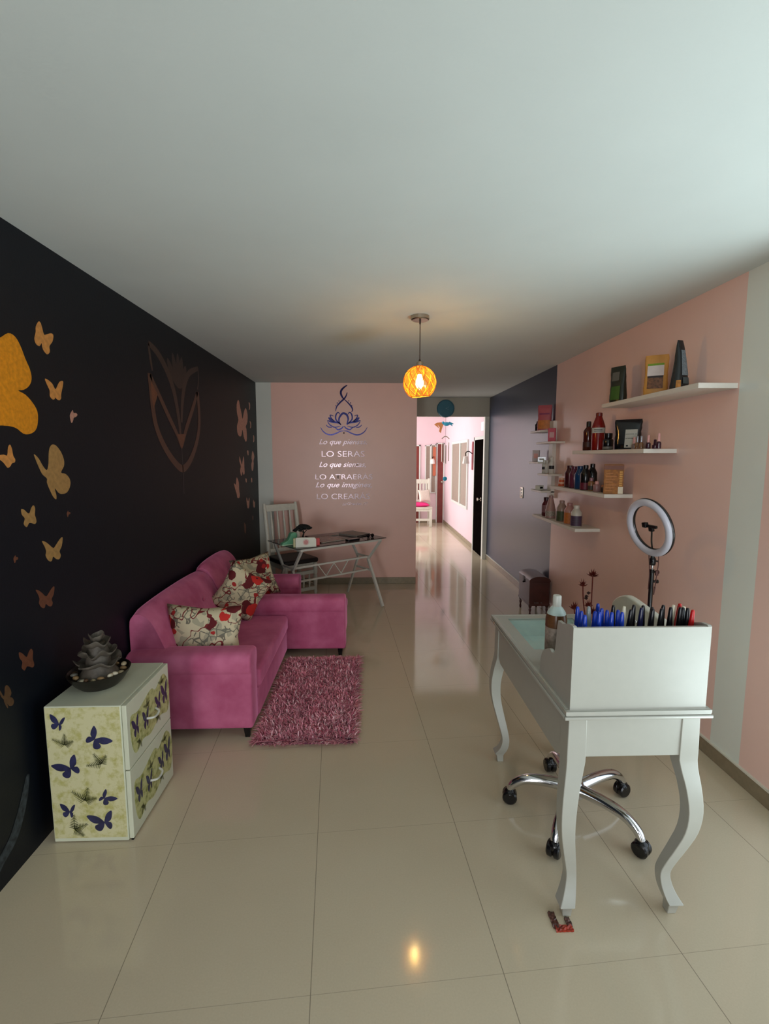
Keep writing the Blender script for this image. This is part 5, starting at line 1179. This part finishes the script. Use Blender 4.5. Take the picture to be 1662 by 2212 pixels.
# drawers facing the sofa side
fx = kx1+0.020
for nm, z0, z1 in (('drawer', 0.318, 0.600), ('drawer', 0.010, 0.313)):
    dr = MB().box((kx1+0.001, ky0+0.004, z0), (fx, ky1-0.002, z1), 0.003, 2).build(nm, M_cab, cab, smooth=False)
    h = z1-z0
    pts = [(ky0+0.03, z0+h*0.40), (ky0+0.06, z0+h*0.14), (ky0+0.13, z0+h*0.22), (ky0+0.2, z0+h*0.16), (ky0+0.3, z0+h*0.26), (ky1-0.03, z0+h*0.2), (ky1-0.005, z0+h*0.6), (ky1-0.06, z0+h*0.90), (ky0+0.27, z0+h*0.78), (ky0+0.22, z0+h*0.86), (ky0+0.10, z0+h*0.74), (ky0+0.035, z0+h*0.76)]
    pts = [(p.x, p.y) for p in catmull([(a, b, 0) for a, b in pts], 4, closed=True)]
    bm = MB().prism(pts, 'x', fx+0.0002, fx+0.001)
    pd = lambda y, z: (fx+0.0016, y, z)
    for y, z, s_, r in ((ky0+0.075, 0.52, 0.058, 0.1), (ky0+0.165, 0.46, 0.058, 0.0), (ky0+0.29, 0.50, 0.056, 0.1), (ky0+0.36, 0.54, 0.068, 0.05)): bfly(bm, (y, z0+h*z), s_*0.95, r, 0.55, 0.42, pd)
    bm.mi = 2
    for y, z, r in ((ky0+0.18, 0.66, 0.3), (ky0+0.10, 0.26, 2.6), (ky0+0.33, 0.78, 0.2), (ky0+0.28, 0.30, 2.8)): fern(bm, (y, z0+h*z), 0.032, r, pd)
    bm.build('printed_front', [M_dec2, M_bf, M_fern], dr, smooth=False)
    yy, zz = ky0+0.215, z0+h*0.47
    MB().tube(catmull([(fx, yy-0.045, zz), (fx+0.022, yy-0.03, zz-0.004), (fx+0.026, yy, zz-0.008), (fx+0.022, yy+0.03, zz-0.004), (fx, yy+0.045, zz)]), 0.005).build('handle', M_lbw, dr)
MB().box((fx-0.014, ky0+0.008, 0.0003), (fx-0.004, ky0+0.02, 0.0095)).build('foot', M_blk, cab, smooth=False)

# ---- table fountain
fx_, fy_, fz_ = -1.205, 2.075, 0.6035
fo = thing('table_fountain', 'dark bowl fountain with a grey stacked stone lotus on the white cabinet', 'fountain', (fx_, fy_, fz_))
M_bowl = mat('dark brown bowl', (26, 20, 15), rough=0.35, noise=0.2)
MB().lathe([(0, 0.0005), (0.078, 0.0005), (0.098, 0.02), (0.118, 0.05), (0.126, 0.068), (0.122, 0.068), (0.112, 0.052), (0.0, 0.046)], seg=48).build('bowl', M_bowl, fo, local=True)
M_stone = mat('grey carved resin', (84, 76, 66), rough=0.6, noise=0.35, nscale=26, bump=0.4, bscale=60)
def petals(z, R, n, amp, ph, tilt, name):
    bm = MB(); seg = 72; V = []; rings = ((0.25, -0.004), (0.6, 0.0), (0.85, 0.006), (1.0, 0.016))
    for th in (0, 1):
        for f, dz in rings:
            for k in range(seg):
                a = 2*PI*k/seg
                pet = abs(math.cos(n*(a+ph)/2))**0.6
                r = R*f*(0.80+0.22*pet*f)
                zz = z+dz*(1+0.5*tilt)+amp*f*f*math.sin(n*(a+ph))*1.0+amp*0.5*f*math.cos((n+2)*a)-(0.006 if th else 0)
                V.append((r*math.cos(a), r*math.sin(a), zz))
    F = []; nr = len(rings)
    for th in (0, 1):
        o = th*nr*seg
        for i in range(nr-1):
            for k in range(seg):
                q = (o+i*seg+k, o+i*seg+(k+1) % seg, o+(i+1)*seg+(k+1) % seg, o+(i+1)*seg+k); F.append(q if th == 0 else q[::-1])
    for i in (0, nr-1):
        for k in range(seg): F.append((i*seg+k, i*seg+(k+1) % seg, nr*seg+i*seg+(k+1) % seg, nr*seg+i*seg+k))
    bm.poly(V, F); return bm.build(name, M_stone, fo, local=True, angle=1.2)
MB().lathe([(0, 0.045), (0.085, 0.045), (0.062, 0.075), (0.05, 0.10), (0.045, 0.15), (0.03, 0.19), (0, 0.20)], seg=24).build('core', M_stone, fo, local=True)
petals(0.098, 0.094, 5, 0.010, 0.3, 0.5, 'petal_tier')
petals(0.140, 0.076, 5, 0.010, 1.1, 0.8, 'petal_tier')
petals(0.180, 0.056, 4, 0.009, 0.2, 1.0, 'petal_tier')
petals(0.205, 0.032, 3, 0.007, 0.9, 1.0, 'petal_tier')
PC = [('white', (215, 205, 180)), ('tan', (140, 112, 76)), ('grey', (110, 106, 96)), ('cream', (176, 160, 128)), ('brown', (92, 66, 44))]
rp = random.Random(5); first = {}
WHERE = ['front', 'right', 'back', 'left']
SPOTS = [(-100, 0, 1.25), (-128, 1, 1.1), (-75, 3, 1.0), (-58, 1, 1.05), (-35, 3, 1.1), (-22, 0, 1.0), (-5, 3, 1.15), (-35, 0, 0.95), (25, 1, 1.05), (42, 3, 1.1), (72, 1, 0.9), (-150, 2, 1.0), (-172, 4, 1.0), (165, 2, 0.9), (-112, 2, 0.8), (-90, 4, 0.8), (-50, 4, 0.8), (80, 2, 0.9), (100, 1, 0.9), (130, 4, 0.9)]
for i, (an, ci, s_) in enumerate(SPOTS):
    a = math.radians(an); r = 0.094 if i % 3 else 0.100
    cn, cc = PC[ci]
    c = (fx_+r*math.cos(a), fy_+r*math.sin(a), fz_+0.055+0.008*(i % 2))
    bm = MB(); bm.ball((0, 0, 0), 0.0125*s_, sub=2, sc=(1.25, 0.9, 0.7), M=rotM(z=rp.uniform(0, 180)))
    o = bm.build('pebble', mat(cn+' pebble', cc, rough=0.45, noise=0.15), local=True)
    o.location = c
    side = ['right', 'back right', 'back', 'back left', 'left', 'front left', 'front', 'front right'][int(round(an/45.0)) % 8]
    where = 'lying against the rim' if i % 3 == 0 else 'lying near the stone lotus'
    tag(o, cn+' pebble at the '+side+' of the fountain bowl '+where, 'pebble', group=cn+' pebbles in the fountain bowl')

# ================================================================ GLASS TABLE
tu = Vector((0.797, 0.604, 0)); tv = Vector((-0.604, 0.797, 0)); T0 = Vector((-0.690, 4.500, 0))
def tp(u, v, z): return T0+tu*u+tv*v+Vector((0, 0, z))
gt = thing('glass_table', 'smoked glass table on a white zigzag metal frame at the end wall', 'table', tuple(tp(0.545, 0.31, 0)))
Mt = basis(tuple(T0), tu, tv, (0, 0, 1))
MB().box((0, 0, 0.727), (1.09, 0.64, 0.735), 0.002, 2, Mt).build('tabletop', mat('smoked glass', (38, 32, 34), rough=0.04, alpha=0.72, noise=0.0), gt, smooth=False)
M_wm = mat('white powder coated steel', (205, 200, 188), rough=0.35, noise=0.02)
bm = MB(); tw = 0.024
for v in (0.03, 0.61): bm.bar(tp(0.05, v, 0.714), tp(1.04, v, 0.714), tw)
for u in (0.06, 1.02): bm.bar(tp(u, 0.03, 0.714), tp(u, 0.61, 0.714), tw)
bm.build('top_frame', M_wm, gt, smooth=False)
for u in (0.06, 1.00):
    MB().bar(tp(u+(0.03 if u > 0.5 else -0.0), 0.025, 0.705), tp(u, 0.215, 0.47), 0.022).bar(tp(u, 0.215, 0.48), tp(u-0.02 if u > 0.5 else u, -0.075, 0.002), 0.026).build('leg', M_wm, gt, smooth=False)
    MB().bar(tp(u, 0.60, 0.705), tp(u, 0.40, 0.47), 0.022).bar(tp(u, 0.40, 0.48), tp(u, 0.62, 0.002), 0.022).build('leg', M_wm, gt, smooth=False)
    MB().bar(tp(u, 0.20, 0.50), tp(u, 0.41, 0.50), 0.018).bar(tp(u, 0.18, 0.355), tp(u, 0.43, 0.355), 0.018).build('end_brace', M_wm, gt, smooth=False)
bm = MB(); vz = 0.30
bm.bar(tp(0.06, 0.22, 0.50), tp(1.0, 0.22, 0.50), 0.018).bar(tp(0.06, 0.22, 0.355), tp(1.0, 0.22, 0.355), 0.018)
zz = [(0.36, 0.49), (0.45, 0.365), (0.55, 0.49), (0.64, 0.365), (0.73, 0.49)]
for (a, b), (c, d) in zip(zz, zz[1:]): bm.bar(tp(a, 0.22, b), tp(c, 0.22, d), 0.009)
bm.build('zigzag_rail', M_wm, gt, smooth=False)
tz = 0.7352
# things on the glass table
def flat_thing(name, label, cat, u0, v0, du, dv, th, rot, m, z=tz, pages=None, group=None):
    c = tp(u0, v0, z); a = math.degrees(math.atan2(tu.y, tu.x))+rot
    t = thing(name, label, cat, tuple(c), math.radians(a), group=group)
    MB().box((-du/2, -dv/2, 0.0002), (du/2, dv/2, th), min(0.002, th*0.3), 1).build('cover', m, t, local=True, smooth=False)
    if pages: MB().box((-du/2+0.004, -dv/2-0.0006, th*0.25), (du/2-0.002, dv/2-0.004, th*0.75)).build('pages', pages, t, local=True, smooth=False)
    return t
def mottled(name, a, b, sc=25):
    m, nt, bs = nodes_of(name, 0.25)
    tc = N(nt, 'ShaderNodeTexCoord'); v = N(nt, 'ShaderNodeTexNoise'); v.inputs['Scale'].default_value = sc; v.inputs['Detail'].default_value = 4
    nt.links.new(tc.outputs['Object'], v.inputs['Vector'])
    mr = N(nt, 'ShaderNodeMapRange'); mr.inputs['From Min'].default_value = 0.42; mr.inputs['From Max'].default_value = 0.6
    nt.links.new(v.outputs['Fac'], mr.inputs['Value']); nt.links.new(mix_col(nt, mr.outputs[0], srgb(*a), srgb(*b)), bs.inputs['Base Color'])
    return m
M_pg = mat('magazine pages', (190, 184, 170), rough=0.7)
flat_thing('magazine', 'open brownish photo magazine in the middle of the glass table', 'magazine', 0.49, 0.29, 0.30, 0.29, 0.010, 3, mottled('brown magazine print', (92, 54, 48), (150, 112, 96)), pages=M_pg)
flat_thing('magazine', 'mauve photo magazine at the back edge of the glass table', 'magazine', 0.60, 0.535, 0.34, 0.15, 0.008, -2, mottled('mauve magazine print', (110, 62, 54), (80, 50, 56)), pages=M_pg)
flat_thing('leaflet', 'narrow white leaflet on the glass table beside the notebook', 'leaflet', 0.66, 0.28, 0.05, 0.19, 0.003, 42, mat('grey white leaflet', (176, 164, 154)))
flat_thing('notebook', 'closed notebook with a pale cover at the right of the glass table', 'notebook', 0.925, 0.37, 0.22, 0.28, 0.018, 12, mat('pale grey cover', (150, 138, 130)), pages=mat('dark notebook spine', (44, 30, 32)))
flat_thing('phone_case', 'small black case by the front edge of the glass table', 'case', 0.69, 0.07, 0.15, 0.06, 0.02, 5, M_gblk)
t = thing('sunglasses', 'black sunglasses on the notebook side of the glass table', 'glasses', tuple(tp(0.955, 0.11, tz)), math.radians(37))
for s_ in (-1, 1):
    MB().lathe([(0, -0.003), (0.020, -0.003), (0.020, 0.003), (0, 0.003)], c=(s_*0.028, 0, 0.02), M=rotM(x=90), seg=20).build('lens', M_gblk, t, local=True)
    MB().tube([(s_*0.048, 0, 0.028), (s_*0.050, 0.04, 0.026), (s_*0.048, 0.09, 0.010)], 0.0022).build('temple_arm', M_blk, t, local=True)
MB().tube([(-0.01, 0, 0.027), (0.01, 0, 0.027)], 0.002).build('bridge', M_blk, t, local=True)
t = thing('card_holder', 'white card holder with a pink round emblem on the glass table corner', 'card holder', tuple(tp(0.125, 0.055, tz)), math.radians(17))
MB().prism([(-0.10, 0.0005), (0.10, 0.0005), (0.10, 0.075), (0.085, 0.092), (-0.085, 0.098), (-0.10, 0.092)], 'y', -0.012, 0.012, bev=0.002).build('front_panel', M_cream, t, local=True, smooth=False)
MB().box((-0.118, 0.013, 0.0005), (0.07, 0.035, 0.088), 0.002).build('back_panel', mat('cream card box', (206, 198, 150)), t, local=True, smooth=False)
M_emb = mat('pink emblem ink', (205, 140, 136), rough=0.6)
bm = MB()
for r0, r1 in ((0.027, 0.030), (0.0, 0.023)): bm.lathe([(r0, 0), (r1, 0)], c=(0, -0.0128, 0.05), M=rotM(x=90), seg=32, caps=False)
bm.build('round_emblem', M_emb, t, local=True)
t = thing('red_box', 'small glossy red box standing beside the white card holder', 'box', tuple(tp(0.262, 0.07, tz)), math.radians(17))
MB().box((-0.022, -0.015, 0.0005), (0.022, 0.02, 0.072), 0.002).build('box', mat('glossy red', (196, 28, 28), rough=0.3), t, local=True, smooth=False)
t = thing('bonsai_tree', 'miniature black bonsai tree with flat crown on the glass table', 'plant', tuple(tp(0.235, 0.30, tz)))
bc = tp(0.235, 0.30, tz)
bm = MB()
rb = random.Random(9)
for k in range(46):
    a = rb.uniform(0, 2*PI); r = rb.random()**0.6
    x = bc.x+0.085*r*math.cos(a); y = bc.y+0.05*r*math.sin(a); z = tz+0.132+0.042*(1-r*r)+rb.uniform(-0.008, 0.010)
    bm.ball((x, y, z), rb.uniform(0.014, 0.024), sub=1, sc=(1.2, 1, 0.75))
M_bon = mat('near black foliage', (14, 18, 14), rough=0.8, noise=0.5, nscale=150)
bm.build('crown', M_bon, t)
MB().tube([tuple(p) for p in catmull([(bc.x+0.005, bc.y, tz+0.02), (bc.x-0.004, bc.y, tz+0.06), (bc.x+0.006, bc.y, tz+0.10), (bc.x-0.01, bc.y, tz+0.15)], 4)], [0.010-0.0004*i for i in range(13)]).tube([(bc.x+0.003, bc.y, tz+0.09), (bc.x+0.05, bc.y, tz+0.145)], 0.004).tube([(bc.x+0.003, bc.y, tz+0.10), (bc.x-0.05, bc.y, tz+0.15)], 0.004).build('trunk', M_bon, t)
MB().box((bc.x-0.06, bc.y-0.035, tz+0.0003), (bc.x+0.06, bc.y+0.035, tz+0.022), 0.004).build('tray', M_blk, t)
t = thing('shoe_ornament', 'mint green shoe-shaped ornament at the left end of the glass table', 'ornament', tuple(tp(0.07, 0.26, tz)), math.radians(35))
M_mint = mat('mint green ceramic', (104, 168, 132), rough=0.45, noise=0.08)
prof = [(-0.10, 0.012), (-0.098, 0.026), (-0.06, 0.040), (-0.03, 0.062), (-0.012, 0.098), (0.0, 0.118), (0.028, 0.125), (0.055, 0.115), (0.06, 0.06), (0.062, 0.012)]
prof = [(p.x, p.y) for p in catmull([(a, b, 0) for a, b in prof], 3)]
MB().prism(prof, 'y', -0.028, 0.028, bev=0.012, seg=3).build('upper', M_mint, t, local=True)
MB().prism([(-0.106, 0.0005), (-0.106, 0.013), (0.068, 0.013), (0.068, 0.0005)], 'y', -0.033, 0.033, bev=0.004).build('sole', mat('pale mint sole', (170, 205, 170), rough=0.5), t, local=True)

# ================================================================ WHITE WOODEN CHAIR
cd = Vector((0.60, -0.80, 0)); cw = Vector((0.80, 0.60, 0)); C0 = Vector((-1.015, 5.60, 0))
def cp(a, b, z): return C0+cw*a+cd*b+Vector((0, 0, z))     # a: across, b: forward
chair = thing('dining_chair', 'white wooden chair with spindle back and black seat behind the glass table', 'chair', tuple(C0+cd*0.2))
for s_ in (-1, 1):
    MB().tube([tuple(p) for p in catmull([cp(s_*0.195, -0.01, 0.001), cp(s_*0.195, 0.0, 0.44), cp(s_*0.198, -0.02, 0.75), cp(s_*0.20, -0.075, 1.07)], 5)], [0.024]*13+[0.022, 0.020, 0.016], seg=10).build('back_leg', M_wood_w, chair)
    MB().lathe([(0, 0.0008), (0.014, 0.0008), (0.02, 0.03), (0.014, 0.05), (0.024, 0.075), (0.016, 0.11), (0.024, 0.20), (0.024, 0.26), (0.018, 0.275), (0.026, 0.30), (0.026, 0.415), (0, 0.415)], c=tuple(cp(s_*0.185, 0.40, 0)), seg=16).build('front_leg', M_wood_w, chair)
Mc = basis(tuple(C0), cw, cd, (0, 0, 1))   # left-handed frame, only used for boxes
MB().box((-0.19, -0.085, 0.975), (0.19, -0.06, 1.055), 0.008, 2, Mc).build('top_rail', M_wood_w, chair)
MB().box((-0.19, -0.03, 0.50), (0.19, -0.008, 0.545), 0.006, 2, Mc).build('lower_rail', M_wood_w, chair)
for k in range(4):
    a = -0.12+0.08*k
    MB().tube([tuple(cp(a, -0.02-0.052*(f**1.3), 0.545+0.435*f)) for f in [i/12 for i in range(13)]], [0.009, 0.010, 0.014, 0.009, 0.012, 0.014, 0.015, 0.015, 0.014, 0.012, 0.010, 0.009, 0.008], seg=10).build('spindle', M_wood_w, chair)
MB().box((-0.19, 0.0, 0.36), (0.19, 0.40, 0.42), 0.004, 1, Mc).build('seat_frame', M_wood_w, chair, smooth=False)
MB().box((-0.215, -0.005, 0.42), (0.215, 0.435, 0.475), 0.022, 4, Mc).build('seat_pad', mat('black seat vinyl', (30, 24, 24), rough=0.5), chair)
MB().box((-0.17, 0.385, 0.10), (0.17, 0.41, 0.14), 0.003, 1, Mc).box((-0.17, 0.385, 0.29), (0.17, 0.41, 0.33), 0.003, 1, Mc).build('front_rails', M_wood_w, chair, smooth=False)
for k in range(4):
    MB().tube([tuple(cp(-0.11+0.073*k, 0.398, 0.14)), tuple(cp(-0.11+0.073*k, 0.398, 0.215)), tuple(cp(-0.11+0.073*k, 0.398, 0.29))], [0.007, 0.012, 0.007], seg=8).build('short_spindle', M_wood_w, chair)
for s_ in (-1, 1): MB().bar(cp(s_*0.19, 0.0, 0.15), cp(s_*0.185, 0.39, 0.15), 0.02).build('side_stretcher', M_wood_w, chair, smooth=False)
